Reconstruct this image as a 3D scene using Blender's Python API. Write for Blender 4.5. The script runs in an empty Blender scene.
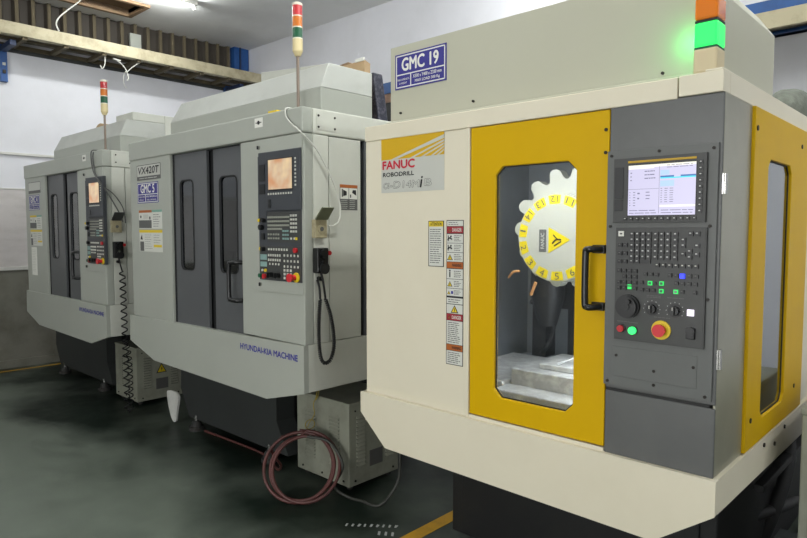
import bpy, bmesh, math, random
from mathutils import Vector
random.seed(7)
S = bpy.context.scene
COL = S.collection
# ---------------------------------------------------------------- camera
cam_d = bpy.data.cameras.new('camera'); cam = bpy.data.objects.new('camera', cam_d); COL.objects.link(cam)
cam_d.sensor_width = 36; cam_d.lens = 630 / 807 * 36; cam_d.clip_start = .05
cam.location = (0, 0, 1.6)
cam.rotation_euler = (math.radians(90) - math.atan(39.5 / 630), 0, math.radians(43.2))
S.camera = cam
# ---------------------------------------------------------------- world, exposure
w = bpy.data.worlds.new('world'); S.world = w; w.use_nodes = True
w.node_tree.nodes['Background'].inputs[0].default_value = (.80, .88, 1, 1)
w.node_tree.nodes['Background'].inputs[1].default_value = .05
S.view_settings.view_transform = 'Standard'; S.view_settings.look = 'None'
S.view_settings.exposure = 0.2; S.view_settings.gamma = 1; S.view_settings.use_curve_mapping = False
# ceiling fixtures: (x, y centre, length, watts); the first is in view, the rest added outside it for light
FIXTURES = [(-6.93, 3.21, 1.25, 34), (-6.4, .7, 1.25, 20), (-3.7, .2, 1.25, 20), (-1.2, -.5, 1.25, 8),
            (1.4, 1.1, 1.25, 12), (-1.0, 2.2, 1.25, 84), (-2.9, 4.4, 1.25, 36), (-4.2, -2.2, 1.25, 20),
            (1.6, 3.7, 1.25, 60)]
LAMP_COLOR = (.97, 1.0, .985)
# added frontal fill from an unseen window behind the camera
wl = bpy.data.lights.new('window_fill', 'AREA'); wl.shape = 'RECTANGLE'; wl.size = 3.6; wl.size_y = 1.5; wl.energy = 104; wl.color = (1, .985, .95)
wo = bpy.data.objects.new('window_fill', wl); COL.objects.link(wo); wo.location = (-.9, -3.33, 1.6); wo.rotation_euler = (math.radians(90), 0, 0)

# ---------------------------------------------------------------- materials
def lin(h):
    r = []
    for i in (0, 2, 4):
        c = int(h[i:i + 2], 16) / 255
        r.append(c / 12.92 if c <= .04045 else ((c + .055) / 1.055) ** 2.4)
    return r + [1]
M = {}
def mat(name, hexc, rough=.5, metal=0, dirt=0, dirtcol='5a5648', scale=4, bump=0, emit=0, coat=0, stretch=None, spec=.5):
    m = bpy.data.materials.new(name); m.use_nodes = True; M[name] = m
    nt = m.node_tree; b = nt.nodes['Principled BSDF']
    b.inputs['Base Color'].default_value = lin(hexc); b.inputs['Roughness'].default_value = rough
    b.inputs['Metallic'].default_value = metal; b.inputs['Coat Weight'].default_value = coat
    b.inputs['Specular IOR Level'].default_value = spec
    if emit:
        b.inputs['Emission Color'].default_value = lin(hexc); b.inputs['Emission Strength'].default_value = emit
        b.inputs['Base Color'].default_value = (.015, .015, .015, 1)
    if dirt or bump:
        tc = nt.nodes.new('ShaderNodeTexCoord'); mp = nt.nodes.new('ShaderNodeMapping')
        nt.links.new(tc.outputs['Object'], mp.inputs[0])
        if stretch: mp.inputs['Scale'].default_value = stretch
        n = nt.nodes.new('ShaderNodeTexNoise'); n.inputs['Scale'].default_value = scale
        n.inputs['Detail'].default_value = 6; n.inputs['Roughness'].default_value = .65
        nt.links.new(mp.outputs[0], n.inputs['Vector'])
        if dirt:
            cr = nt.nodes.new('ShaderNodeValToRGB'); cr.color_ramp.elements[0].position = .45; cr.color_ramp.elements[1].position = .8
            cr.color_ramp.elements[0].color = (0, 0, 0, 1); cr.color_ramp.elements[1].color = (dirt, dirt, dirt, 1)
            nt.links.new(n.outputs['Fac'], cr.inputs[0])
            mx = nt.nodes.new('ShaderNodeMix'); mx.data_type = 'RGBA'
            mx.inputs['A'].default_value = lin(hexc); mx.inputs['B'].default_value = lin(dirtcol)
            nt.links.new(cr.outputs[0], mx.inputs['Factor']); nt.links.new(mx.outputs['Result'], b.inputs['Base Color'])
        if bump:
            bp = nt.nodes.new('ShaderNodeBump'); bp.inputs['Strength'].default_value = bump; bp.inputs['Distance'].default_value = .01
            nt.links.new(n.outputs['Fac'], bp.inputs['Height']); nt.links.new(bp.outputs[0], b.inputs['Normal'])
    return m
mat('wall_white', 'd9d9de', .75, dirt=.25, dirtcol='b4b4b4', scale=2, bump=.25)
mat('ceiling_white', 'e8e8e6', .85, dirt=.3, dirtcol='a2a2a2', scale=1)
mat('wall_enamel', 'cac5c3', .25, dirt=.5, dirtcol='aaa5a0', scale=3, stretch=(1, 1, 3))
mat('wall_low', '77766c', .45, dirt=.8, dirtcol='4e4a3c', scale=3)
mat('rail_paint', 'c9c8c2', .5)
mat('cream', 'd6cfba', .42, dirt=.16, dirtcol='b0a688', scale=2.2, coat=.1)
mat('cream_top', 'b0af9d', .45, dirt=.3, dirtcol='a9a892', scale=2)
mat('lamp_tan', 'c7b894', .5)
mat('yellow', 'c8a000', .45, dirt=.22, dirtcol='ac8800', scale=2.5, spec=.15)
mat('yellow_edge', 'b08c10', .5)
mat('steel_grey', '5c5d5c', .42, metal=.2, dirt=.5, dirtcol='4c4e4e', scale=5, bump=.05)
mat('panel_grey', '5c5e5c', .5, dirt=.3, dirtcol='484a4a', scale=6)
mat('panel_dark', '3b3c3b', .5)
mat('panel_black', '1b1c1d', .45)
mat('key_black', '131416', .4)
mat('key_mark', 'b9bab8', .6)
mat('key_grey', '8d8f84', .55)
mat('key_light', 'c4c4ba', .55)
mat('key_teal', '7c9a95', .55)
mat('black_plastic', '101112', .35)
mat('black_rubber', '0c0d0e', .6)
mat('bolt', '26221e', .5, metal=.5)
mat('chrome', 'bcbcb8', .25, metal=1)
mat('kia_grey', 'a1a49b', .48, dirt=.22, dirtcol='8f9188', scale=2)
mat('kia_lit', 'c6c7bd', .5, dirt=.35, dirtcol='a1a49a', scale=3)  # the grey body paint made paler where the sides catch more light
mat('cover_grey', 'b6b8b2', .5, dirt=.7, dirtcol='a0a29c', scale=3, stretch=(1, 1, 2))
mat('kia_door', '535557', .42, dirt=.3, dirtcol='48494b', scale=2)
mat('kia_panel', '3a3d42', .5)
mat('dark_gap', '17181a', .8)
mat('base_grey', '323534', .6, dirt=.6, dirtcol='2b2c2b', scale=4)
mat('base_black', '0e0f10', .55, dirt=.5, dirtcol='25241f', scale=4)
mat('box_grey', '949687', .55, dirt=.6, dirtcol='5b594c', scale=5, bump=.1)
mat('cast_iron', '2e2f2e', .7, dirt=.6, dirtcol='4a3f35', scale=20)
mat('red', 'c8222c', .45); mat('red_glow', 'ff4a44', .4, emit=.9)
mat('red_label', '98202c', .5); mat('orange_label', 'a85a20', .5)
mat('yellow_label', 'd8bc20', .5); mat('white_label', 'c9cac2', .5); mat('paper', 'dcdcd4', .7)
mat('silver_label', 'b9bab2', .45); mat('navy', '2a2680', .45); mat('ink', '17171a', .6); mat('ink_blue', '30308c', .5)
mat('ink_grey', '5a5a58', .6); mat('teal_label', '70a090', .5)
mat('fanuc_red', 'c01c34', .5); mat('fanuc_yellow', 'c8a000', .45)
mat('green_on', '28f868', .3, emit=1.25); mat('green_key', '20e060', .4, emit=1.1); mat('green_lamp', '30f070', .4, emit=1.6)
mat('blue_key', '2030ff', .4, emit=2.0); mat('white_key', 'f4ecff', .4, emit=1.6)
mat('amber_lens', 'd87408', .22, coat=.5); mat('red_lens', 'b01420', .22, coat=.5); mat('green_lens', '0c5c38', .22, coat=.5)
mat('amber_small', 'c86c10', .3, coat=.4); mat('red_small', 'b41c24', .3, coat=.4); mat('green_small', '0a5434', .3, coat=.4)
mat('lens_ring', 'dcd6c4', .5); mat('tower_cream', 'd2c294', .5); mat('pole', '8a7c70', .35, metal=.6)
mat('screen_white', 'd4d0ee', .3, emit=.88); mat('screen_bar', 'fffbea', .3, emit=.95); mat('screen_blue', '0878c8', .3, emit=.7)
mat('screen_cyan', '40e0f4', .3, emit=.95); mat('screen_pale', 'b4d4fc', .3, emit=.9); mat('screen_ink', '9898c0', .3, emit=.5)
mat('blue_beam', '1f4f8c', .5, dirt=.6, dirtcol='17325c', scale=8); mat('blue_dark', '1c2c4c', .5)
mat('ledge_cream', 'b3aa8e', .65, dirt=.9, dirtcol='7c7256', scale=6)
mat('ledge_brown', '6c6456', .85, dirt=1, dirtcol='e0dcd0', scale=5, bump=.4)
mat('lath', '5c5340', .85, dirt=.5, dirtcol='463e30', scale=8)
mat('corrugated', '3a342c', .7, dirt=.6, dirtcol='2c261f', scale=3, stretch=(1, 1, .3))
mat('wood', '8c7256', .7, dirt=.6, dirtcol='6a543c', scale=6)
mat('brick', '8c7060', .9, dirt=.9, dirtcol='5c4a40', scale=14, bump=.5)
mat('cardboard', 'b39874', .85, dirt=.3, dirtcol='8c7250', scale=6)
mat('cloth_grey', '6e7268', .95, dirt=.9, dirtcol='45483f', scale=14, bump=1)
mat('white_cloth', 'd2d2cc', .9, dirt=.5, dirtcol='a2a29a', scale=9, bump=.5)
mat('bag_dark', '1a1e2e', .6, dirt=.8, dirtcol='6a6470', scale=40)
mat('hose_red', '5e3430', .45, dirt=.6, dirtcol='382826', scale=9); mat('hose_grey', '3c3d38', .5)
mat('string', '9c8c40', .8); mat('cable_white', 'c4c4bc', .5)
mat('floor_yellow', 'c89608', .45, dirt=.6, dirtcol='7c6420', scale=9)
mat('olive', '6e715a', .5); mat('beige_box', 'a59c7e', .5, dirt=.6, dirtcol='6c6448', scale=30)
mat('tube_light', 'ffffff', .3, emit=9)
mat('fill_pane', 'e8eef4', .3, emit=2)  # glowing pane of the added window
mat('console_side_sheen', 'a09f90', .33, metal=.65, dirt=.4, dirtcol='7c7c70', scale=5)  # console steel lightened to carry the glancing reflection on its side
mat('work_lamp', 'f4f8ff', .3, emit=12)
mat('inner_dark', '84888c', .4, metal=.2, dirt=.5, dirtcol='9ca0a4', scale=6)
mat('inner_black', '17181a', .5)
mat('magazine_white', 'b8b8ac', .35, dirt=.3, dirtcol='b0b0a4', scale=5)
mat('magazine_yellow', 'e0c800', .4)
mat('table_steel', 'b4b4b2', .28, metal=.35, dirt=.8, dirtcol='f0f0ee', scale=22, bump=.5)
mat('spray', 'e6eaec', .1)
mat('tan_nozzle', 'c89058', .4)
mat('screen_orange_base', 'eec290', .3, emit=.72)
def screen_orange():
    m = M['screen_orange_base']; nt = m.node_tree; b = nt.nodes['Principled BSDF']
    tc = nt.nodes.new('ShaderNodeTexCoord'); n = nt.nodes.new('ShaderNodeTexNoise'); n.inputs['Scale'].default_value = 9
    cr = nt.nodes.new('ShaderNodeValToRGB'); e = cr.color_ramp.elements
    e[0].position = .35; e[0].color = lin('e0a070'); e[1].position = .65; e[1].color = lin('ffe2ae')
    k = cr.color_ramp.elements.new(.5); k.color = lin('e6c8a4')
    nt.links.new(tc.outputs['Object'], n.inputs['Vector']); nt.links.new(n.outputs['Fac'], cr.inputs[0])
    nt.links.new(cr.outputs[0], b.inputs['Emission Color'])
screen_orange()
def glass(name, tint, refl):
    m = bpy.data.materials.new(name); m.use_nodes = True; M[name] = m; nt = m.node_tree
    nt.nodes.clear(); o = nt.nodes.new('ShaderNodeOutputMaterial'); mx = nt.nodes.new('ShaderNodeMixShader')
    t = nt.nodes.new('ShaderNodeBsdfTransparent'); t.inputs[0].default_value = lin(tint)
    g = nt.nodes.new('ShaderNodeBsdfGlossy'); g.inputs['Roughness'].default_value = .06; g.inputs[0].default_value = (.9, .93, .95, 1)
    lw = nt.nodes.new('ShaderNodeLayerWeight'); lw.inputs[0].default_value = .5
    pw = nt.nodes.new('ShaderNodeMath'); pw.operation = 'POWER'; pw.inputs[1].default_value = 3; nt.links.new(lw.outputs['Facing'], pw.inputs[0])
    ma = nt.nodes.new('ShaderNodeMath'); ma.operation = 'MULTIPLY_ADD'; ma.inputs[1].default_value = .8; ma.inputs[2].default_value = refl; nt.links.new(pw.outputs[0], ma.inputs[0])
    nt.links.new(ma.outputs[0], mx.inputs[0]); nt.links.new(t.outputs[0], mx.inputs[1]); nt.links.new(g.outputs[0], mx.inputs[2])
    nt.links.new(mx.outputs[0], o.inputs[0])
glass('glass_clear', 'eef0f0', .03); glass('glass_smoke', '8c9094', .06); glass('glass_side', '9a9ea4', .12)
WEAR_SHADE = (.35, 1.05)      # y in the floor's own coordinates, its centre is at y .985
def floor_mat():
    m = bpy.data.materials.new('floor_epoxy'); m.use_nodes = True; M['floor_epoxy'] = m; nt = m.node_tree; b = nt.nodes['Principled BSDF']
    tc = nt.nodes.new('ShaderNodeTexCoord')
    n = nt.nodes.new('ShaderNodeTexNoise'); n.inputs['Scale'].default_value = .8; n.inputs['Detail'].default_value = 7
    n2 = nt.nodes.new('ShaderNodeTexNoise'); n2.inputs['Scale'].default_value = 7; n2.inputs['Detail'].default_value = 8
    nt.links.new(tc.outputs['Object'], n.inputs['Vector']); nt.links.new(tc.outputs['Object'], n2.inputs['Vector'])
    cr = nt.nodes.new('ShaderNodeValToRGB'); e = cr.color_ramp.elements
    e[0].position = .42; e[0].color = lin('16211a'); e[1].position = .62; e[1].color = lin('646c62')
    b.inputs['Specular IOR Level'].default_value = .3
    sp = nt.nodes.new('ShaderNodeSeparateXYZ'); nt.links.new(tc.outputs['Object'], sp.inputs[0])      # walked aisle scuffed grey, machine side darkened for the shade there
    wr = nt.nodes.new('ShaderNodeMapRange'); wr.inputs['From Min'].default_value = WEAR_SHADE[0]; wr.inputs['From Max'].default_value = WEAR_SHADE[1]; wr.inputs['To Min'].default_value = .16; wr.inputs['To Max'].default_value = -.06
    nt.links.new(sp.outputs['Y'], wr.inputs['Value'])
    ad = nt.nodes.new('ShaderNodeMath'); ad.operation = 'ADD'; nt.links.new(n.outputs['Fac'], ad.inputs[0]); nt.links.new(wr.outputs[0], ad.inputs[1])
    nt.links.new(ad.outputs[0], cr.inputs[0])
    mx = nt.nodes.new('ShaderNodeMix'); mx.data_type = 'RGBA'; mx.blend_type = 'OVERLAY'; mx.inputs['Factor'].default_value = .35
    nt.links.new(cr.outputs[0], mx.inputs['A']); nt.links.new(n2.outputs['Fac'], mx.inputs['B']); nt.links.new(mx.outputs['Result'], b.inputs['Base Color'])
    mr = nt.nodes.new('ShaderNodeMapRange'); mr.inputs['To Min'].default_value = .28; mr.inputs['To Max'].default_value = .6
    nt.links.new(n2.outputs['Fac'], mr.inputs['Value']); nt.links.new(mr.outputs[0], b.inputs['Roughness'])
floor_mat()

# ---------------------------------------------------------------- mesh builder
TXT = {}
def text_mesh(s, off):
    if (s, off) in TXT: return TXT[(s, off)]
    c = bpy.data.curves.new('t', 'FONT'); c.body = s; c.size = 1; c.offset = off; c.resolution_u = 3
    o = bpy.data.objects.new('t', c); COL.objects.link(o)
    me = bpy.data.meshes.new_from_object(o.evaluated_get(bpy.context.evaluated_depsgraph_get()))
    r = ([tuple(v.co) for v in me.vertices], [tuple(p.vertices) for p in me.polygons])
    bpy.data.meshes.remove(me); bpy.data.objects.remove(o); bpy.data.curves.remove(c)
    TXT[(s, off)] = r
    return r
def smooth_path(P, n=8):
    P = [Vector(p) for p in P]
    if len(P) < 3: return P
    out = []; Q = [P[0]] + P + [P[-1]]
    for i in range(1, len(Q) - 2):
        a, b, c, d = Q[i - 1], Q[i], Q[i + 1], Q[i + 2]
        for k in range(n):
            t = k / n
            out.append(.5 * ((2 * b) + (c - a) * t + (2 * a - 5 * b + 4 * c - d) * t * t + (3 * b - a - 3 * c + d) * t ** 3))
    out.append(P[-1]); return out
class MB:
    def __init__(s): s.v = []; s.f = []; s.mi = []; s.sm = []; s.mats = []
    def add(s, v, f, mt, sm=False):
        if mt not in s.mats: s.mats.append(mt)
        k = len(s.v); i = s.mats.index(mt); s.v += [tuple(x) for x in v]
        for q in f: s.f.append(tuple(k + j for j in q)); s.mi.append(i); s.sm.append(sm)
        return s
    def box(s, x0, x1, y0, y1, z0, z1, mt):
        x0, x1 = min(x0, x1), max(x0, x1); y0, y1 = min(y0, y1), max(y0, y1); z0, z1 = min(z0, z1), max(z0, z1)
        v = [(x, y, z) for z in (z0, z1) for y in (y0, y1) for x in (x0, x1)]
        return s.add(v, [(0, 2, 3, 1), (4, 5, 7, 6), (0, 1, 5, 4), (2, 6, 7, 3), (0, 4, 6, 2), (1, 3, 7, 5)], mt)
    def hexa(s, b, t, mt):      # two quads
        n = len(b); f = [tuple(range(n))[::-1], tuple(range(n, 2 * n))] + [(i, (i + 1) % n, n + (i + 1) % n, n + i) for i in range(n)]
        return s.add(list(b) + list(t), f, mt)
    def prism(s, pts, ax, a, b, mt, sm=False):
        def P(p, c): return {'x': (c, p[0], p[1]), 'y': (p[0], c, p[1]), 'z': (p[0], p[1], c)}[ax]
        n = len(pts); v = [P(p, a) for p in pts] + [P(p, b) for p in pts]
        s.add(v, [tuple(range(n))[::-1], tuple(range(n, 2 * n))], mt)
        return s.add(v, [(i, (i + 1) % n, n + (i + 1) % n, n + i) for i in range(n)], mt, sm)
    def plate(s, outer, holes, ax, a, b, mt):
        def P(p, c): return {'x': (c, p[0], p[1]), 'y': (p[0], c, p[1]), 'z': (p[0], p[1], c)}[ax]
        bm = bmesh.new(); es = []
        for L in [outer] + holes:
            vs = [bm.verts.new(P(p, a)) for p in L]
            es += [bm.edges.new((vs[i], vs[(i + 1) % len(vs)])) for i in range(len(vs))]
        bmesh.ops.triangle_fill(bm, use_beauty=True, use_dissolve=False, edges=es)
        bm.verts.index_update(); n = len(bm.verts)
        va = [tuple(v.co) for v in bm.verts]; k = {'x': 0, 'y': 1, 'z': 2}[ax]
        vb = [tuple(b if j == k else c for j, c in enumerate(q)) for q in va]
        f = [tuple(v.index for v in q.verts) for q in bm.faces]
        fs = f + [tuple(n + i for i in q[::-1]) for q in f]
        o = 0
        for L in [outer] + holes:
            m = len(L); fs += [(o + i, o + (i + 1) % m, n + o + (i + 1) % m, n + o + i) for i in range(m)]; o += m
        bm.free()
        return s.add(va + vb, fs, mt)
    def tube(s, P, r, mt, n=8, smooth=True, closed=False, res=8):
        P = smooth_path(P, res) if smooth else [Vector(p) for p in P]
        v = []; f = []; N = len(P); up = Vector((0, 0, 1)); prev = None
        for i, p in enumerate(P):
            t = (P[(i + 1) % N] - P[i - 1]) if closed else (P[min(i + 1, N - 1)] - P[max(i - 1, 0)])
            t.normalize()
            if prev is None: a = t.cross(up if abs(t.z) < .9 else Vector((1, 0, 0))).normalized()
            else: a = (prev - t * prev.dot(t)).normalized()
            prev = a; b = t.cross(a)
            for k in range(n):
                q = 2 * math.pi * k / n; v.append(p + (a * math.cos(q) + b * math.sin(q)) * r)
        for i in range(N if closed else N - 1):
            j = (i + 1) % N
            for k in range(n): f.append((i * n + k, i * n + (k + 1) % n, j * n + (k + 1) % n, j * n + k))
        s.add(v, f, mt, True)
        if not closed: s.add(v, [tuple(range(n))[::-1], tuple((N - 1) * n + k for k in range(n))], mt)
        return s
    def cyl(s, c, ax, r, a, b, mt, n=20, r2=None):
        r2 = r if r2 is None else r2
        def P(q, R, t): 
            x, y = R * math.cos(q), R * math.sin(q)
            return {'x': (t, c[0] + x, c[1] + y), 'y': (c[0] + x, t, c[1] + y), 'z': (c[0] + x, c[1] + y, t)}[ax]
        v = [P(2 * math.pi * k / n, r, a) for k in range(n)] + [P(2 * math.pi * k / n, r2, b) for k in range(n)]
        s.add(v, [tuple(range(n))[::-1], tuple(range(n, 2 * n))], mt)
        return s.add(v, [(i, (i + 1) % n, n + (i + 1) % n, n + i) for i in range(n)], mt, True)
    # things lying on a face: fr 'F' = plane y=c facing -y (u=x, v=z); 'R' = plane x=c facing +x (u=y, v=z); 'D' plane z=c facing +z
    def _p(s, fr, c, u, v, t):
        return (u, c - t, v) if fr == 'F' else ((c + t, u, v) if fr == 'R' else (u, v, c + t))
    def poly(s, fr, c, pts, mt, t=.001, t0=0):
        n = len(pts); v = [s._p(fr, c, u, w_, t0) for u, w_ in pts] + [s._p(fr, c, u, w_, t) for u, w_ in pts]
        return s.add(v, [tuple(range(n))[::-1], tuple(range(n, 2 * n))] + [(i, (i + 1) % n, n + (i + 1) % n, n + i) for i in range(n)], mt)
    def rect(s, fr, c, u0, u1, v0, v1, mt, t=.001, t0=0):
        return s.poly(fr, c, [(u0, v0), (u1, v0), (u1, v1), (u0, v1)], mt, t, t0)
    def text(s, fr, c, u0, u1, v0, v1, body, mt, t=.0016, off=0, rot=0, shear=0):
        if off:
            d = off * (v1 - v0) * 1.1
            for k, (a, b) in enumerate(((-d, 0), (d, 0), (0, d), (0, -d))): s.text(fr, c, u0 + a, u1 + a, v0 + b, v1 + b, body, mt, t - .00004 * (k + 1), 0, rot, shear)
        bv, _ = text_mesh(body, 0); v, f = bv, _
        a0 = min(p[0] for p in bv); a1 = max(p[0] for p in bv); b0 = min(p[1] for p in bv); b1 = max(p[1] for p in bv)
        cu, cv = (u0 + u1) / 2, (v0 + v1) / 2; out = []
        for p in v:
            x = (p[0] - a0) / (a1 - a0); y = (p[1] - b0) / (b1 - b0)
            U = (x - .5) * (u1 - u0) + (y - .5) * shear * (v1 - v0); V = (y - .5) * (v1 - v0)
            R = U * math.cos(rot) - V * math.sin(rot); T = U * math.sin(rot) + V * math.cos(rot)
            out.append(s._p(fr, c, cu + R, cv + T, t))
        return s.add(out, f, mt)
    def lines(s, fr, c, u0, u1, v0, v1, n, mt, t=.0014, fill=.45, ragged=.3):
        h = (v1 - v0) / n
        for i in range(n):
            e = u1 - (u1 - u0) * random.random() * ragged; y = v1 - h * (i + .5); x = u0
            while x < e - .002:
                x2 = min(e, x + (u1 - u0) * random.uniform(.12, .35)); s.rect(fr, c, x, x2, y - h * fill / 2, y + h * fill / 2, mt, t)
                x = x2 + (u1 - u0) * .04
        return s
    def build(s, name, parent=None, bevel=0, kind=None, label=None):
        me = bpy.data.meshes.new(name)
        xs = [p[0] for p in s.v]; ys = [p[1] for p in s.v]; zs = [p[2] for p in s.v]
        c = Vector(((min(xs) + max(xs)) / 2, (min(ys) + max(ys)) / 2, min(zs)))
        me.from_pydata([tuple(Vector(p) - c) for p in s.v], [], s.f)
        for m in s.mats: me.materials.append(M[m])
        for p, i, q in zip(me.polygons, s.mi, s.sm): p.material_index = i; p.use_smooth = q
        me.update()
        bm = bmesh.new(); bm.from_mesh(me); bmesh.ops.recalc_face_normals(bm, faces=bm.faces); bm.to_mesh(me); bm.free()
        o = bpy.data.objects.new(name, me); COL.objects.link(o)
        if parent is not None: o.parent = parent; o.location = c - wpos(parent)
        else: o.location = c
        if bevel:
            b = o.modifiers.new('bevel', 'BEVEL'); b.width = bevel; b.segments = 2; b.limit_method = 'ANGLE'; b.angle_limit = math.radians(40)
        if kind: o['kind'] = kind
        if label: o['label'] = label
        return o
def wpos(o):
    p = Vector(o.location)
    while o.parent: o = o.parent; p += Vector(o.location)
    return p
def thing(name, loc, label, cat, group=None):
    o = bpy.data.objects.new(name, None); COL.objects.link(o); o.location = loc; o.empty_display_size = .1
    o['label'] = label; o['category'] = cat
    if group: o['group'] = group
    return o
def tag(o, label, cat, group=None):
    o['label'] = label; o['category'] = cat
    if group: o['group'] = group
    return o
def struct(mb, name, bevel=0): return mb.build(name, None, bevel, 'structure')
def copies(o, spots):      # spots: world offsets
    for dx, dy, dz in spots:
        c = o.copy(); COL.objects.link(c); c.parent = o.parent; c.location = o.location + Vector((dx, dy, dz))
        for ch in [q for q in COL.objects if q.parent == o]:
            d = ch.copy(); COL.objects.link(d); d.parent = c
def key_grid(parent, name, y, u0, u1, v0, v1, nx, ny, kw, kh, mt, mark=None, t=.006, skip=()):
    """nx by ny keys between the centres (u0,v1) top left and (u1,v0) bottom right"""
    first = None
    for j in range(ny):
        for i in range(nx):
            if (i, j) in skip: continue
            u = u0 + (u1 - u0) * (i / (nx - 1) if nx > 1 else 0); v = v1 - (v1 - v0) * (j / (ny - 1) if ny > 1 else 0)
            if first is None:
                mb = MB().rect('F', y, u - kw / 2, u + kw / 2, v - kh / 2, v + kh / 2, mt, t)
                if mark: mb.rect('F', y - t, u - kw * .3, u + kw * .12, v, v + kh * .28, mark, .0006)
                first = mb.build(name, parent); u_, v_ = u, v
            else: copies(first, [(u - u_, 0, v - v_)])
    return first
def rounded(x0, x1, z0, z1, r, n=5):
    out = []
    for cx, cz, a in ((x1 - r, z1 - r, 0), (x0 + r, z1 - r, 90), (x0 + r, z0 + r, 180), (x1 - r, z0 + r, 270)):
        for k in range(n + 1):
            q = math.radians(a + 90 * k / n); out.append((cx + r * math.cos(q), cz + r * math.sin(q)))
    return out
def cut(x0, x1, z0, z1, c):
    return [(x0 + c, z0), (x1 - c, z0), (x1, z0 + c), (x1, z1 - c), (x1 - c, z1), (x0 + c, z1), (x0, z1 - c), (x0, z0 + c)]

# ================================================================= ROOM
XL, XR, YF, YB, H = -8.3, 3.2, -3.4, 5.37, 4.25
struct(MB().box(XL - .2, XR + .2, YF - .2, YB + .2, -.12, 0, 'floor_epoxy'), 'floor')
hx0, hx1, hy0, hy1 = -7.90, -7.47, 2.35, 3.47
struct(MB().plate([(XL - .2, YF - .2), (XR + .2, YF - .2), (XR + .2, YB + .2), (XL - .2, YB + .2)], [[(hx0, hy0), (hx1, hy0), (hx1, hy1), (hx0, hy1)]], 'z', H, H + .05, 'ceiling_white'), 'ceiling')
m = MB()
for a in ((hx0 - .05, hx0, hy0 - .05, hy1 + .05), (hx1, hx1 + .05, hy0 - .05, hy1 + .05), (hx0, hx1, hy0 - .05, hy0), (hx0, hx1, hy1, hy1 + .05)):
    m.box(*a, H - .03, H + .3, 'wood')
m.box(hx0 - .05, hx1 + .05, hy0 - .05, hy1 + .05, H + .3, H + .33, 'wood')
for k in range(4): m.box(hx0, hx1, hy0 + .15 + .3 * k, hy0 + .19 + .3 * k, H + .16, H + .2, 'lath')
struct(m, 'trim_1')
struct(MB().box(XL - .2, XL, YF - .2, YB + .2, 0, H, 'wall_white'), 'wall_left')
struct(MB().box(XL, XR, YB, YB + .2, 0, H, 'wall_white'), 'wall_back')
struct(MB().box(XR, XR + .2, YF - .2, YB + .2, 0, H, 'wall_white'), 'wall_right')
struct(MB().box(XL, XR, YF - .2, YF, 0, H, 'wall_white'), 'wall_front')
struct(MB().plate([(-2.8, .75), (1.0, .75), (1.0, 2.45), (-2.8, 2.45)], [[(-2.7, .85), (.9, .85), (.9, 2.35), (-2.7, 2.35)]], 'y', YF - .01, YF + .04, 'rail_paint').box(-1.53, -1.49, YF, YF + .03, .85, 2.35, 'rail_paint').box(-.33, -.29, YF, YF + .03, .85, 2.35, 'rail_paint').box(-2.7, .9, YF + .002, YF + .01, .85, 2.35, 'fill_pane'), 'fill_window_1')  # added unseen window with a glowing pane, for frontal fill
# painted dado of the left wall: glossy grey above, paled for reflection; dull, stained and darkened for shade below, rails between
struct(MB().box(XL, XL + .02, YF, YB, 1.17, 2.06, 'wall_enamel').box(XL, XL + .03, YF, YB, 0, 1.13, 'wall_low'), 'trim_2')
struct(MB().box(XL, XL + .05, YF, YB, 1.13, 1.17, 'rail_paint').box(XL, XL + .03, YF, YB, 2.455, 2.485, 'rail_paint').box(XL, XL + .028, YF, YB, 2.06, 2.075, 'rail_paint'), 'trim_3', .004)
struct(MB().box(XL + .03, XL + .06, YF, YB, 0, .09, 'wall_low'), 'baseboard_left')
# ledge on the left wall
m = MB().box(-7.80, -7.77, YF, YB, 3.69, 3.82, 'ledge_cream').box(-7.86, -7.80, YF, YB, 3.69, 3.705, 'ledge_cream')
struct(m, 'trim_4')
m = MB().box(XL, -8.245, YF, YB, 3.66, 3.705, 'lath').box(XL, XL + .012, YF, YB, 3.62, 3.66, 'base_grey')
y = YF + .2
while y < YB:
    m.box(XL, -7.80, y, y + .05, 3.66, 3.705, 'lath'); y += .42
m.box(-8.07, -8.04, YF, YB, 3.705, 3.73, 'lath')
struct(m, 'trim_5')
struct(MB().box(XL, -7.80, YF, YB, 3.75, 3.78, 'ledge_brown'), 'trim_6')
# corrugated sheet between ledge and ceiling
pts = []; y = YF; batt = []
while y < 5.06:
    batt.append(y + .12); pts += [(XL + .01, y), (XL + .01, y + .085), (XL + .045, y + .105), (XL + .045, y + .15)]; y += .17
pts += [(XL + .01, y), (XL, y), (XL, YF)]
m = MB().prism(pts, 'z', 3.76, H, 'corrugated')
for y in batt: m.box(XL + .044, XL + .07, y - .012, y + .025, 3.76, H, 'lath')
struct(m, 'trim_7')
struct(MB().box(XL, XL + .12, 5.12, 5.36, 3.82, H, 'blue_beam').box(XL + .12, XL + .14, 5.2, 5.22, 3.84, H, 'blue_dark'), 'trim_8')
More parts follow.
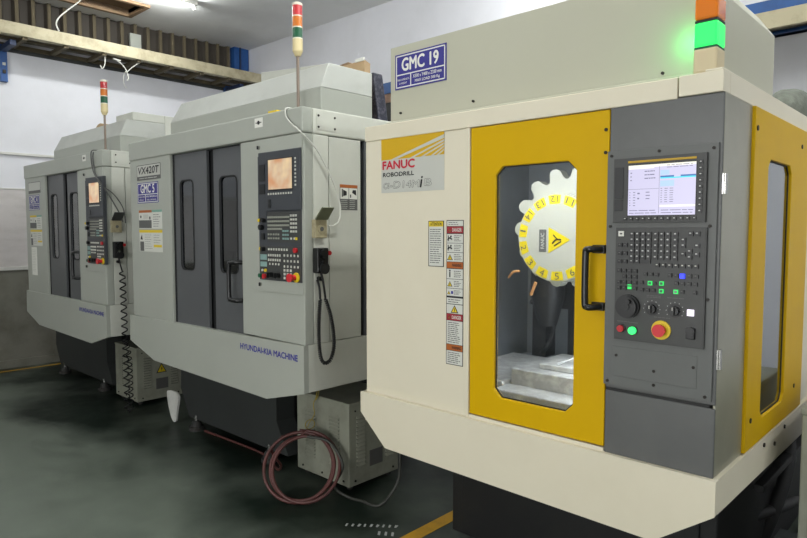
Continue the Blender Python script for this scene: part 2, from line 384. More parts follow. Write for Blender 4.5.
# ledge on the back wall: blue beam at the wall, concrete fascia, blue beam over it
struct(MB().box(XL + .6, XR, 4.86, 4.90, 2.955, 3.07, 'ledge_cream'), 'trim_9')
struct(MB().box(XL + .6, XR, 4.90, 5.30, 3.05, 3.07, 'ledge_brown').box(XL + .6, XR, 5.02, 5.05, 3.0, 3.05, 'lath'), 'trim_10')
struct(MB().box(XL + .6, XR, 5.30, YB, 3.02, 3.12, 'blue_beam').box(XL + .6, XR, 5.27, YB, 3.02, 3.03, 'blue_beam'), 'trim_11')
struct(MB().box(XL + .6, XR, 4.88, 4.95, 3.072, 3.15, 'blue_beam'), 'trim_12')
struct(MB().box(-5.4, -4.3, 4.83, 4.86, 2.945, 3.035, 'brick').box(-5.4, -4.3, 4.82, 4.86, 3.037, 3.15, 'blue_beam').box(-5.4, -4.3, 4.84, 4.86, 2.75, 2.943, 'base_black'), 'trim_13')
for y, lab in ((2.155, 'a'), (5.0, 'b')):
    m = MB().box(XL, XL + .06, y, y + .07, 3.27, 3.68, 'blue_beam').box(XL + .06, -7.86, y, y + .06, 3.60, 3.655, 'blue_dark')
    m.box(XL + .06, XL + .075, y + .02, y + .05, 3.36, 3.4, 'bolt').box(XL + .06, XL + .07, y + .02, y + .05, 3.45, 3.48, 'cable_white')
    struct(m, 'trim_14' if lab == 'a' else 'trim_15')
struct(MB().box(XL + .045, XL + .09, 3.62, 3.76, 3.9, 4.12, 'kia_grey'), 'trim_16')
# painted lines and worn stencil marks on the floor
def strip(a, b, w_, name):
    a = Vector(a); b = Vector(b); d = (b - a).normalized(); n = Vector((-d.y, d.x)) * w_ / 2
    pts = [(a + n)[:], (b + n)[:], (b - n)[:], (a - n)[:]]
    struct(MB().prism(pts, 'z', 0, .0015, 'floor_yellow'), name)
strip((-8.07, -3.3), (-8.09, 5.3), .035, 'trim_17')
strip((-2.15, -.8), (-2.15, 4.9), .08, 'trim_18')
m = MB()
for i in range(9):
    x = -2.50 + .026 * i; y = 2.20 + .021 * i
    m.poly('D', 0, [(x, y), (x + .01, y + .004), (x - .006 + .004 * (i % 3), y + .03 - .003 * (i % 2)), (x - .014, y + .024)], 'key_mark', .001)
for i in range(3):
    x = -2.30 + .03 * i; y = 2.25 + .02 * i
    m.poly('D', 0, [(x, y), (x + .012, y + .005), (x - .012, y + .035), (x - .024, y + .03)], 'key_mark', .001)
struct(m, 'trim_19')

# ceiling fixtures
def fixture(x, yc, L, watts, label):
    t = thing('ceiling_light', (x, yc, H), label, 'ceiling light')
    MB().prism([(x - .05, H), (x + .05, H), (x + .035, H - .045), (x - .035, H - .045)], 'y', yc - L / 2, yc + L / 2, 'rail_paint').build('housing', t)
    MB().cyl((x, H - .055), 'y', .016, yc - L / 2 + .03, yc + L / 2 - .03, 'tube_light', 12).build('tube', t)
    for s_ in (-1, 1):
        MB().box(x - .02, x + .02, yc + s_ * (L / 2 - .02) - .012, yc + s_ * (L / 2 - .02) + .012, H - .09, H - .04, 'rail_paint').build('lamp_holder', t)
    for ang, share, dx in ((0, .34, 0), (84, .33, -.06), (-84, .33, .06)):
        ld = bpy.data.lights.new('tube_glow', 'AREA'); ld.shape = 'RECTANGLE'; ld.size = .05; ld.size_y = L; ld.energy = watts * share; ld.color = LAMP_COLOR
        lo = bpy.data.objects.new('tube_glow', ld); COL.objects.link(lo); lo.parent = t; lo.location = (-dx if ang > 0 else dx, 0, -.085); lo.location.x = {0: 0, 84: .055, -84: -.055}[ang]
        lo.rotation_euler = (0, math.radians(-ang), 0)
where = ['glowing ceiling tube light beside the open hatch, nearest the corner', 'added unseen ceiling tube light over the aisle in front of the farthest grey machine',
         'added unseen ceiling tube light over the aisle in front of the middle grey machine', 'added unseen ceiling tube light over the aisle in front of the yellow-doored machine',
         'added unseen ceiling tube light to the right of the yellow-doored machine', 'added unseen ceiling tube light directly above the yellow-doored machine',
         'added unseen ceiling tube light over the space behind the middle machine', 'added unseen ceiling tube light at the far side of the aisle from the machines',
         'added unseen ceiling tube light at the back right beside the yellow-doored machine']
for a, l in zip(FIXTURES, where): fixture(*a, l)

# loose white cables at the ledge
tag(MB().tube([(-7.70, 2.86, 4.24), (-7.74, 2.82, 4.18), (-7.755, 2.70, 4.06), (-7.755, 2.617, 3.965), (-7.755, 2.59, 3.89), (-7.765, 2.62, 3.822)], .008, 'cable_white', 6).build('cable'),
    'white cable drooping from the ceiling hatch down onto the wall ledge', 'cable')
tag(MB().tube([(-7.84, 3.14, 3.745), (-7.84, 3.146, 3.65), (-7.84, 3.142, 3.57), (-7.84, 3.11, 3.51), (-7.84, 3.088, 3.55)], .006, 'cable_white', 6).build('cable'),
    'short white hooked cable end hanging under the ledge, nearest the blue bracket', 'cable')
m = MB().tube([(-7.84, 3.24, 3.66), (-7.84, 3.32, 3.62), (-7.84, 3.385, 3.56), (-7.84, 3.42, 3.46), (-7.84, 3.40, 3.42)], .006, 'cable_white', 6)
m.tube([(-7.84, 3.41, 3.53), (-7.84, 3.49, 3.61), (-7.84, 3.60, 3.69), (-7.84, 3.63, 3.74)], .006, 'cable_white', 6)
m.tube([(-7.84, 3.24, 3.655), (-7.84, 3.33, 3.645)], .012, 'cable_white', 6)
m.tube([(-7.84, 3.40, 3.55), (-7.84, 3.36, 3.46), (-7.84, 3.37, 3.36), (-7.84, 3.40, 3.33)], .004, 'cable_white', 6)
tag(m.build('cable'), 'tangled white cable with forked ends dangling under the ledge above the far lamp tower', 'cable')

# ================================================================= MACHINE 1 : cream and yellow drilling machine
F = thing('drilling_machine', (-1.35, 3.2, 0), 'cream CNC drilling machine with yellow doors, largest and nearest the camera', 'cnc machine')
X0, X1 = -2.115, -.60
# base
MB().box(-2.0, -.72, 2.5, 4.1, .04, .86, 'base_black').box(-1.93, -.78, 2.485, 2.5, .06, .8, 'base_black').build('base', F, .01)
f0 = MB().cyl((-1.9, 2.6), 'z', .05, 0, .04, 'cast_iron').build('levelling_foot', F); copies(f0, [(1.05, 0, 0), (0, 1.3, 0), (1.05, 1.3, 0)])
# skirt: front apron with cut corners, side apron
fy = 1.982
m = MB().prism([(-2.137, .749), (-1.978, .611), (-.765, .600), (-.58, .736), (-.58, .845), (-2.137, .845)], 'y', fy, fy + .03, 'cream')
m.prism([(fy + .03, .736), (4.2, .69), (4.2, .845), (fy + .03, .845)], 'x', -.605, -.58, 'cream')
m.prism([(fy + .03, .70), (4.2, .69), (4.2, .845), (fy + .03, .845)], 'x', -2.137, -2.112, 'cream')
m.box(-2.11, -.61, fy + .03, 4.2, .82, .845, 'cream')
m.build('apron', F, .004)
b0 = MB().cyl((2.519, .823), 'x', .008, -.58, -.575, 'bolt', 10).build('bolt', F); copies(b0, [(0, .152, -.033), (0, .302, -.002)])
# left front panel, body walls
MB().box(X0, -1.535, 2.0, 2.05, .845, 1.998, 'cream').box(X0, X0 + .03, 2.05, 4.2, .845, 1.998, 'cream').box(X0, X1, 4.17, 4.2, .845, 2.0, 'cream').build('left_panel', F, .004)
MB().box(-1.535, -1.518, 1.995, 2.05, .845, 1.998, 'cream').build('door_jamb', F, .003)
# top beam and lid
MB().box(X0, -.727, 1.995, 2.06, 1.998, 2.064, 'cream').box(-.724, X1 + .004, 1.995, 2.06, 2.003, 2.066, 'cream').box(X1 - .04, X1 + .004, 2.06, 4.2, 2.003, 2.066, 'cream') \
    .box(X1 - .05, X1, 1.999, 4.2, 2.066, 2.074, 'cream').box(X0, X0 + .03, 2.06, 4.2, 1.998, 2.064, 'cream').build('top_beam', F, .003)
MB().box(X0 + .03, X1 - .04, 2.06, 4.17, 2.03, 2.05, 'cream_top').build('roof_panel', F)
# top cover box
m = MB().box(-2.022, -.665, 2.07, 2.72, 2.05, 2.412, 'cream_top').prism([(2.07, 2.05), (2.72, 2.05), (2.72, 2.325), (2.07, 2.325)], 'x', -.665, -.64, 'cream_top')
m = MB().prism([(-2.022, 2.05), (-.64, 2.05), (-.64, 2.325), (-.70, 2.412), (-2.022, 2.412)], 'y', 2.07, 2.726, 'cream_top')
m.box(-2.03, -.70, 2.045, 2.07, 2.05, 2.082, 'cream_top')
m.build('top_cover', F, .004)
b0 = MB().cyl((-1.958, 2.118), 'y', .005, 2.062, 2.07, 'bolt', 8).build('bolt', F); copies(b0, [(.402, 0, -.003), (.962, 0, -.047), (1.016, 0, -.046), (1.157, 0, -.018)])
# GMC 19 plate
m = MB().rect('F', 2.07, -1.992, -1.697, 2.222, 2.375, 'navy', .003)
def frame(m, fr, c, u0, u1, v0, v1, w_, mt, t=.0036):
    m.rect(fr, c, u0, u1, v0, v0 + w_, mt, t); m.rect(fr, c, u0, u1, v1 - w_, v1, mt, t); m.rect(fr, c, u0, u0 + w_, v0, v1, mt, t); m.rect(fr, c, u1 - w_, u1, v0, v1, mt, t)
frame(m, 'F', 2.07, -1.986, -1.703, 2.228, 2.369, .005, 'paper')
m.rect('F', 2.07, -1.986, -1.703, 2.282, 2.287, 'paper', .0036).rect('F', 2.07, -1.900, -1.895, 2.228, 2.285, 'paper', .0036)
m.text('F', 2.07, -1.950, -1.740, 2.300, 2.354, 'GMC 19', 'paper', .0038, .035)
m.text('F', 2.07, -1.884, -1.722, 2.261, 2.275, 'X500 x Y400 x Z330 mm', 'paper', .0038, .02).text('F', 2.07, -1.872, -1.732, 2.238, 2.253, 'MAX LOAD 300 Kg', 'paper', .0038, .02)
m.text('F', 2.07, -1.980, -1.906, 2.259, 2.267, 'TABLE DIMENSION', 'paper', .0038, .01).text('F', 2.07, -1.965, -1.92, 2.243, 2.251, '& WEIGHT', 'paper', .0038, .01)
m.build('number_plate', F)
# maker's plate
m = MB().rect('F', 2.0, -2.012, -1.650, 1.762, 1.998, 'silver_label', .0015).rect('F', 2.0, -2.012, -1.650, 1.906, 1.998, 'fanuc_yellow', .002)
for a, b, w_ in ((-1.930, 1.978, .022), (-1.825, 1.962, .012), (-1.765, 1.95, .010), (-1.712, 1.938, .009), (-1.682, 1.925, .008)):
    m.poly('F', 2.0, [(a - w_, 1.906), (a + w_ * .6, 1.906), (-1.650, b - w_ * .3), (-1.650, b + w_ * .4)], 'silver_label', .0026)
m.text('F', 2.0, -2.002, -1.812, 1.865, 1.900, 'FANUC', 'fanuc_red', .003, .045)
m.text('F', 2.0, -2.000, -1.815, 1.832, 1.850, 'ROBODRILL', 'ink', .003, .03)
m.text('F', 2.0, -1.998, -1.785, 1.780, 1.810, 'α-D14M', 'ink_grey', .0028, .05, shear=.1).text('F', 2.0, -1.998, -1.785, 1.780, 1.810, 'α-D14M', 'silver_label', .0030, .0, shear=.1)
m.text('F', 2.0, -1.777, -1.768, 1.778, 1.824, 'i', 'ink', .0034, .012, shear=.2)
m.text('F', 2.0, -1.755, -1.715, 1.784, 1.812, 'B', 'ink_grey', .0028, .05, shear=.1).text('F', 2.0, -1.755, -1.715, 1.784, 1.812, 'B', 'silver_label', .0030, .0, shear=.1)
m.build('maker_plate', F)
# attention and danger labels
m = MB().rect('F', 2.0, -1.734, -1.650, 1.446, 1.636, 'ink', .001).rect('F', 2.0, -1.730, -1.654, 1.449, 1.633, 'white_label', .0015).rect('F', 2.0, -1.730, -1.654, 1.612, 1.633, 'yellow_label', .002)
m.text('F', 2.0, -1.722, -1.662, 1.616, 1.629, 'ATTENTION', 'ink', .0024, .02).lines('F', 2.0, -1.724, -1.660, 1.458, 1.605, 16, 'ink_grey', .002, .35)
m.build('attention_label', F)
m = MB().rect('F', 2.0, -1.636, -1.548, 1.046, 1.638, 'ink', .001)
def seg(z0, z1, mt): m.rect('F', 2.0, -1.633, -1.551, z0, z1, mt, .0016)
def tri(cx, z, h, mt='yellow_label', t=.0024):
    m.poly('F', 2.0, [(cx - h * .62, z), (cx + h * .62, z), (cx, z + h)], 'ink', t - .0004).poly('F', 2.0, [(cx - h * .42, z + h * .1), (cx + h * .42, z + h * .1), (cx, z + h * .82)], mt, t)
    m.rect('F', 2.0, cx - h * .05, cx + h * .05, z + h * .18, z + h * .6, 'ink', t + .0004)
seg(1.614, 1.635, 'white_label'); m.lines('F', 2.0, -1.625, -1.56, 1.617, 1.632, 2, 'ink_grey', .002, .35)
seg(1.585, 1.612, 'red_label'); m.text('F', 2.0, -1.605, -1.558, 1.591, 1.606, 'DANGER', 'white_label', .0022, .02); tri(-1.618, 1.59, .016, 'orange_label')
for k, z in enumerate((1.546, 1.508, 1.470)):
    seg(z, z + .036, 'white_label'); m.lines('F', 2.0, -1.596, -1.557, z + .005, z + .032, 4, 'ink_grey', .002, .4)
    if k < 2:
        m.tube([(-1.627, 1.997, z + .012), (-1.618, 1.997, z + .02), (-1.606, 1.997, z + .014)], .003, 'ink', 5).rect('F', 2.0, -1.628, -1.624, z + .006, z + .03, 'ink', .0024).cyl((-1.612, z + .026), 'y', .004, 1.997, 1.999, 'ink', 8)
    else: tri(-1.617, z + .006, .024)
seg(1.443, 1.468, 'orange_label'); m.text('F', 2.0, -1.605, -1.558, 1.449, 1.462, 'WARNING', 'ink', .0022, .02)
for k, z in enumerate((1.400, 1.362, 1.330)):
    hh = .04 if k == 0 else (.036 if k == 1 else .03)
    seg(z, z + hh, 'white_label'); m.lines('F', 2.0, -1.596, -1.557, z + .005, z + hh - .005, 4, 'ink_grey', .002, .4)
    if k == 0: m.rect('F', 2.0, -1.62, -1.614, z + .006, z + .028, 'ink', .0024).cyl((-1.617, z + .033), 'y', .004, 1.997, 1.999, 'ink', 8)
    elif k == 1: tri(-1.617, z + .006, .022)
    else: tri(-1.622, z + .006, .014); m.rect('F', 2.0, -1.61, -1.60, z + .008, z + .02, 'ink_blue', .0024)
seg(1.298, 1.322, 'white_label'); m.lines('F', 2.0, -1.625, -1.56, 1.301, 1.319, 2, 'ink_grey', .002, .35)
seg(1.258, 1.295, 'white_label'); tri(-1.592, 1.261, .032)
seg(1.230, 1.256, 'red_label'); m.text('F', 2.0, -1.605, -1.558, 1.236, 1.250, 'DANGER', 'white_label', .0022, .02); tri(-1.618, 1.235, .016, 'orange_label')
seg(1.132, 1.228, 'white_label'); m.lines('F', 2.0, -1.627, -1.557, 1.136, 1.224, 11, 'ink_grey', .002, .4)
seg(1.106, 1.130, 'orange_label'); m.text('F', 2.0, -1.605, -1.558, 1.112, 1.124, 'WARNING', 'ink', .0022, .02)
seg(1.049, 1.104, 'white_label'); m.lines('F', 2.0, -1.627, -1.557, 1.053, 1.100, 6, 'ink_grey', .002, .4)
m.build('danger_label', F)
# yellow door with window and handle
dz0, dz1 = .862, 1.996
door = MB().plate([(-1.516, dz0), (-.944, dz0), (-.944, dz1), (-1.516, dz1)], [cut(-1.398, -1.062, .951, 1.838, .032)], 'y', 2.0, 2.028, 'yellow').build('door', F, .004)
MB().plate(cut(-1.405, -1.055, .944, 1.845, .03), [cut(-1.394, -1.066, .955, 1.834, .03)], 'y', 2.012, 2.018, 'black_rubber').prism(cut(-1.399, -1.061, .95, 1.839, .032), 'y', 2.018, 2.023, 'glass_clear').build('window_pane', door)
MB().tube([(-.955, 2.0, 1.533), (-.978, 1.955, 1.535), (-.992, 1.955, 1.532), (-.999, 1.955, 1.515), (-.999, 1.955, 1.36), (-.992, 1.955, 1.342), (-.978, 1.955, 1.34), (-.955, 2.0, 1.342)], .0115, 'black_plastic', 10) \
    .box(-.99, -.948, 1.985, 2.0, 1.52, 1.548, 'black_plastic').box(-.99, -.948, 1.985, 2.0, 1.328, 1.355, 'black_plastic').build('door_handle', door)
b0 = MB().cyl((-.956, 1.93), 'y', .006, 1.996, 2.0, 'bolt', 8).build('bolt', door); copies(b0, [(0, 0, -.075)])
MB().box(-1.518, -.944, 2.0, 2.05, .845, .858, 'cream').build('door_rail', F)
# interior of the working area
m = MB().box(-2.02, -2.0, 2.06, 3.2, .6, 2.0, 'inner_dark').box(-1.02, -1.0, 2.06, 3.2, .6, 2.0, 'inner_dark').box(-2.02, -1.0, 3.2, 3.22, .6, 2.0, 'inner_dark')
m.box(-2.02, -1.0, 2.06, 3.2, .86, .875, 'inner_dark').box(-2.02, -1.0, 2.06, 3.2, 1.99, 2.0, 'inner_dark')
m.build('enclosure_lining', F)
m = MB().box(-1.95, -1.05, 2.20, 2.30, 1.955, 1.985, 'work_lamp').build('work_lamp', F)
ld = bpy.data.lights.new('work_glow', 'AREA'); ld.shape = 'RECTANGLE'; ld.size = .8; ld.size_y = .08; ld.energy = 6.5; ld.color = (.93, .97, 1)
lo = bpy.data.objects.new('work_glow', ld); COL.objects.link(lo); lo.parent = F; lo.location = Vector((-1.5, 2.25, 1.95)) - wpos(F); lo.rotation_euler = (math.radians(25), 0, 0)
MB().box(-1.10, -1.04, 2.34, 2.6, 1.22, 1.25, 'work_lamp').build('work_lamp', F)  # added lamp behind the door edge to brighten the table
ld = bpy.data.lights.new('table_fill', 'AREA'); ld.shape = 'RECTANGLE'; ld.size = .06; ld.size_y = .26; ld.energy = 3.4; ld.color = (.93, .97, 1)
lo = bpy.data.objects.new('table_fill', ld); COL.objects.link(lo); lo.parent = F; lo.location = Vector((-1.08, 2.47, 1.21)) - wpos(F); lo.rotation_euler = (0, math.radians(25), 0)
# tool magazine
mc = (-1.478, 1.562)
pts = []
for k in range(14):
    a = 2 * math.pi * k / 14 + .1
    for da, r in ((-.19, .268), (-.12, .280), (-.04, .282), (.03, .268), (.055, .240), (.10, .228), (.16, .228), (.215, .242)):
        pts.append((mc[0] + .02 + r * math.cos(a + da), mc[1] + .045 + r * math.sin(a + da)))
mg = MB().prism(pts, 'y', 2.66, 2.72, 'magazine_white').cyl((mc[0] + .03, mc[1] + .045), 'y', .20, 2.72, 3.0, 'magazine_white', 28).build('tool_magazine', F, .006)
R_ = .208
m = MB().cyl(mc, 'y', R_, 2.61, 2.66, 'magazine_white', 28).cyl(mc, 'y', R_ - .006, 2.60, 2.61, 'magazine_white', 28)
for k in range(14):
    a = math.radians(170 + 360 / 14 * k)      # 1 at the left, counting anticlockwise as seen
    def pr(r, q): return (mc[0] + r * math.cos(q), mc[1] + r * math.sin(q))
    da = .165
    m.poly('F', 2.60, [pr(.158, a - da), pr(.198, a - da), pr(.199, a), pr(.198, a + da), pr(.158, a + da)], 'magazine_yellow', .0015)
    c = pr(.178, a); s_ = str(k + 1); hw = .004 if k == 0 else (.011 if k < 9 else .019)
    m.text('F', 2.60, c[0] - hw, c[0] + hw, c[1] - .015, c[1] + .015, s_, 'ink_grey', .0025, .0, rot=a + math.pi / 2)
m.build('magazine_cover', mg)
m = MB().poly('F', 2.6, [(-1.515, 1.49), (-1.515, 1.61), (-1.405, 1.553)], 'magazine_yellow', .002)
m.tube([(-1.495, 2.597, 1.535), (-1.475, 2.597, 1.553), (-1.45, 2.597, 1.553)], .004, 'ink', 5).tube([(-1.49, 2.597, 1.575), (-1.47, 2.597, 1.556)], .003, 'ink', 5).tube([(-1.485, 2.597, 1.525), (-1.45, 2.597, 1.545)], .003, 'ink', 5)
m.build('warning_triangle', mg)
MB().rect('F', 2.6, -1.565, -1.528, 1.495, 1.60, 'ink_grey', .002).text('F', 2.6, -1.583, -1.510, 1.538, 1.556, 'FANUC', 'silver_label', .003, .02, rot=math.pi / 2).build('name_label', mg)
# spindle, nozzles, table
MB().cyl((-1.62, 2.78), 'z', .045, 1.12, 1.27, 'inner_black', 20, .085).cyl((-1.62, 2.78), 'z', .085, 1.27, 1.40, 'inner_black', 20).box(-1.70, -1.50, 2.86, 3.2, 1.2, 1.5, 'inner_black').build('spindle', F)
n0 = MB().tube([(-1.70, 2.55, 1.37), (-1.655, 2.52, 1.40), (-1.62, 2.52, 1.405)], .006, 'tan_nozzle', 6).build('coolant_nozzle', F)
MB().tube([(-1.545, 2.5, 1.30), (-1.53, 2.5, 1.335), (-1.52, 2.5, 1.36)], .007, 'tan_nozzle', 6).build('coolant_nozzle', F)
m = MB().box(-1.55, -1.03, 2.35, 2.80, .88, .985, 'table_steel').box(-1.56, -1.03, 2.22, 2.35, .88, .915, 'table_steel')
m.box(-1.90, -1.56, 2.3, 2.9, .88, .93, 'table_steel').box(-1.45, -1.05, 2.42, 2.6, .985, 1.01, 'table_steel')
m.build('work_table', F, .006)
MB().box(-1.60, -1.57, 2.95, 2.98, .9, 1.5, 'inner_black').box(-1.78, -1.70, 2.9, 3.0, .93, 1.25, 'inner_black').tube([(-1.72, 2.9, .95), (-1.65, 2.88, 1.05), (-1.66, 2.88, 1.18), (-1.78, 2.88, 1.22)], .012, 'inner_black', 6).build('coolant_pipe', F)
m = MB()
for k in range(14):
    a = random.uniform(-.15, .15); x = -1.20 + random.uniform(-.06, .08)
    m.tube([(x + .08, 2.5 + a, 1.16 + random.uniform(-.03, .08)), (x, 2.5 + a, 1.08), (x - random.uniform(.03, .16), 2.46 + a, 1.012)], .0018, 'spray', 5)
s0 = m.build('coolant_spray', F); s0['kind'] = 'stuff'

# grey operator console
m = MB().box(-.942, (X1 + .007), 2.0, 2.05, .845, 1.06, 'steel_grey').box(-.942, (X1 + .007), 2.0, 2.05, 1.07, 2.002, 'steel_grey').box(-.942, (X1 + .007) - .004, 2.004, 2.05, 1.055, 1.08, 'base_black')
m.box((X1 + .007) - .02, (X1 + .007) + .001, 2.004, 2.284, .846, 2.001, 'console_side_sheen').box(-.944, -.925, 2.05, 2.275, .845, 2.0, 'steel_grey').box(-.942, (X1 + .007), 2.275, 2.283, .845, 2.002, 'steel_grey')
m.build('console', F, .003)
for z in (1.21, 1.735):
    MB().cyl((X1 + .012, 2.012), 'z', .006, z - .03, z + .03, 'chrome', 10).box(X1 + .007, X1 + .010, 2.0, 2.03, z - .03, z + .03, 'chrome').build('hinge', F)
P = MB().box(-.944, -.602, 1.990, 2.0, 1.082, 1.856, 'panel_grey').box(-.915, -.645, 1.988, 1.990, 1.115, 1.215, 'panel_grey').build('operator_panel', F, .002)
b0 = MB().cyl((-.93, 1.84), 'y', .005, 1.986, 1.99, 'bolt', 8).build('bolt', P)
copies(b0, [(dx, 0, dz) for dx, dz in ((.155, .004), (.315, 0), (0, -.23), (.31, -.23), (0, -.745), (.31, -.745), (.155, -.735), (.155, -.69), (.275, -.66), (.03, -.655), (.31, -.45))])
MB().box(-.9165, -.630, 1.978, 1.990, 1.622, 1.828, 'panel_dark').box(-.869, -.659, 1.976, 1.978, 1.811, 1.818, 'yellow_edge').box(-.912, -.883, 1.976, 1.978, 1.70, 1.80, 'panel_black').box(-.912, -.883, 1.976, 1.978, 1.66, 1.695, 'panel_black') \
    .build('display_bezel', P, .002)
m = MB().rect('F', 1.978, -.876, -.660, 1.642, 1.806, 'panel_black', .001).rect('F', 1.977, -.873, -.663, 1.645, 1.803, 'screen_white', .001)
c = 1.976
m.rect('F', c, -.873, -.663, 1.795, 1.803, 'screen_bar', .0004).rect('F', c, -.873, -.79, 1.791, 1.795, 'screen_bar', .0004).rect('F', c, -.770, -.663, 1.670, 1.676, 'screen_bar', .0004)
m.rect('F', c, -.770, -.663, 1.757, 1.761, 'screen_cyan', .0004).rect('F', c, -.770, -.728, 1.761, 1.766, 'screen_blue', .0005).rect('F', c, -.708, -.663, 1.761, 1.766, 'screen_blue', .0005)
m.rect('F', c, -.770, -.742, 1.768, 1.783, 'screen_pale', .0004).rect('F', c, -.770, -.727, 1.733, 1.751, 'screen_pale', .0004)
m.rect('F', c, -.7735, -.7725, 1.65, 1.795, 'screen_ink', .0004).rect('F', c, -.873, -.773, 1.727, 1.728, 'screen_ink', .0004)
def tl(a, b, d, e, n, r=.3): m.lines('F', c, a, b, d, e, n, 'screen_ink', .0008, .28, r)
tl(-.82, -.778, 1.755, 1.788, 3); tl(-.866, -.86, 1.75, 1.785, 3, 0); tl(-.868, -.864, 1.672, 1.722, 6, 0); tl(-.856, -.848, 1.672, 1.722, 6, 0); tl(-.842, -.834, 1.69, 1.722, 2, 0); tl(-.815, -.80, 1.692, 1.722, 3)
tl(-.768, -.762, 1.682, 1.73, 7, 0); tl(-.756, -.746, 1.682, 1.73, 7, 0); tl(-.740, -.728, 1.682, 1.73, 7, 0); tl(-.868, -.78, 1.648, 1.664, 2, .05); tl(-.766, -.668, 1.648, 1.664, 2, .05); tl(-.75, -.668, 1.788, 1.801, 2, .1)
for s_, z in (('X    0.000', 1.776), ('Y    0.000', 1.7665), ('Z    0.000', 1.757)): pass
m.v = [(-.8665 + (x + .873) * (.207 / .210), y, z) for x, y, z in m.v]
m.build('screen', P)
key_grid(P, 'soft_key', 1.978, -.874, -.660, 1.631, 1.634, 12, 1, .0105, .0095, 'key_black', 'key_mark', .004)
key_grid(P, 'side_key', 1.978, -.6455, -.6455, 1.655, 1.800, 1, 9, .0115, .0115, 'key_black', 'key_mark', .004)
MB().box(-.906, -.625, 1.980, 1.990, 1.240, 1.606, 'panel_dark').rect('F', 1.98, -.901, -.629, 1.245, 1.602, 'panel_dark', .001).build('key_panel', P, .002)
ky = 1.979
K_ = .0135
key_grid(P, 'letter_key', ky, -.849, -.795, 1.513, 1.585, 4, 5, K_, .0145, 'key_black', 'key_mark')
key_grid(P, 'number_key', ky, -.7735, -.7355, 1.513, 1.585, 3, 5, K_, .0145, 'key_black', 'key_mark')
key_grid(P, 'function_key', ky, -.7135, -.7135, 1.513, 1.585, 1, 5, K_, .0145, 'key_black', 'key_mark')
key_grid(P, 'page_key', ky, -.690, -.690, 1.551, 1.568, 1, 2, K_, .0135, 'key_black', 'key_mark')
key_grid(P, 'cursor_key', ky, -.690, -.690, 1.525, 1.525, 1, 1, .014, .012, 'key_black', 'key_mark')
key_grid(P, 'cursor_key', ky, -.671, -.671, 1.516, 1.534, 1, 2, K_, .013, 'key_black', 'key_mark')
key_grid(P, 'reset_key', ky, -.669, -.650, 1.587, 1.587, 2, 1, .014, .0135, 'panel_black', 'key_mark')
key_grid(P, 'edit_key', ky, -.650, -.650, 1.525, 1.551, 1, 2, .0145, .013, 'key_black', 'key_mark')
key_grid(P, 'edge_key', ky, -.889, -.871, 1.497, 1.550, 2, 3, .0135, .012, 'key_black', 'ink_grey')
key_grid(P, 'wide_key', ky, -.804, -.804, 1.4985, 1.4985, 1, 1, .030, .011, 'key_black')
key_grid(P, 'wide_key', ky, -.849, -.831, 1.4985, 1.4985, 2, 1, K_, .011, 'key_black', 'key_mark')
MB().rect('F', ky, -.896, -.878, 1.578, 1.595, 'paper', .003).rect('F', ky - .003, -.891, -.883, 1.584, 1.589, 'ink_grey', .0006).build('brand_badge', P)
key_grid(P, 'axis_key', ky, -.767, -.651, 1.489, 1.489, 7, 1, .013, .012, 'key_black', 'key_light')
key_grid(P, 'mode_key', ky, -.890, -.837, 1.411, 1.467, 4, 4, .0125, .012, 'key_black', 'ink_grey', skip=((0, 1), (2, 3)))
key_grid(P, 'jog_key', ky, -.804, -.768, 1.459, 1.459, 3, 1, .012, .011, 'key_black', 'ink_grey')
key_grid(P, 'jog_key', ky, -.814, -.778, 1.409, 1.409, 3, 1, .012, .011, 'key_black', 'ink_grey')
key_grid(P, 'jog_key', ky, -.815, -.775, 1.432, 1.432, 2, 1, .009, .011, 'key_black', 'ink_grey')
key_grid(P, 'cycle_key', ky, -.728, -.650, 1.459, 1.459, 5, 1, .012, .012, 'key_black', 'ink_grey', skip=((2, 0),))
key_grid(P, 'cycle_key', ky, -.708, -.652, 1.435, 1.435, 4, 1, .012, .011, 'key_black', 'ink_grey')
key_grid(P, 'cycle_key', ky, -.690, -.653, 1.410, 1.410, 2, 1, .011, .011, 'key_black', 'ink_grey')
def lit(u, v, mt, name, label, sz=.013):
    o = MB().rect('F', ky, u - sz / 2, u + sz / 2, v - sz / 2, v + sz / 2, mt, .005).rect('F', ky - .005, u - sz * .3, u + sz * .3, v - sz * .3, v + sz * .3, 'green_small' if mt == 'green_key' else mt, .0006).build(name, P); o['label'] = label
for u, v in ((-.789, 1.431), (-.753, 1.432), (-.753, 1.408), (-.709, 1.409)): lit(u, v, 'green_key', 'lit_key', 'glowing green key')
o = MB().rect('F', ky, -.861, -.849, 1.420, 1.424, 'green_key', .005).rect('F', ky, -.861, -.849, 1.408, 1.416, 'green_key', .005).build('lit_key', P); o['label'] = 'small glowing green key'
lit(-.691, 1.458, 'blue_key', 'lit_key', 'glowing blue key', .0145); lit(-.664, 1.348, 'white_key', 'lit_key', 'glowing white square button', .019)
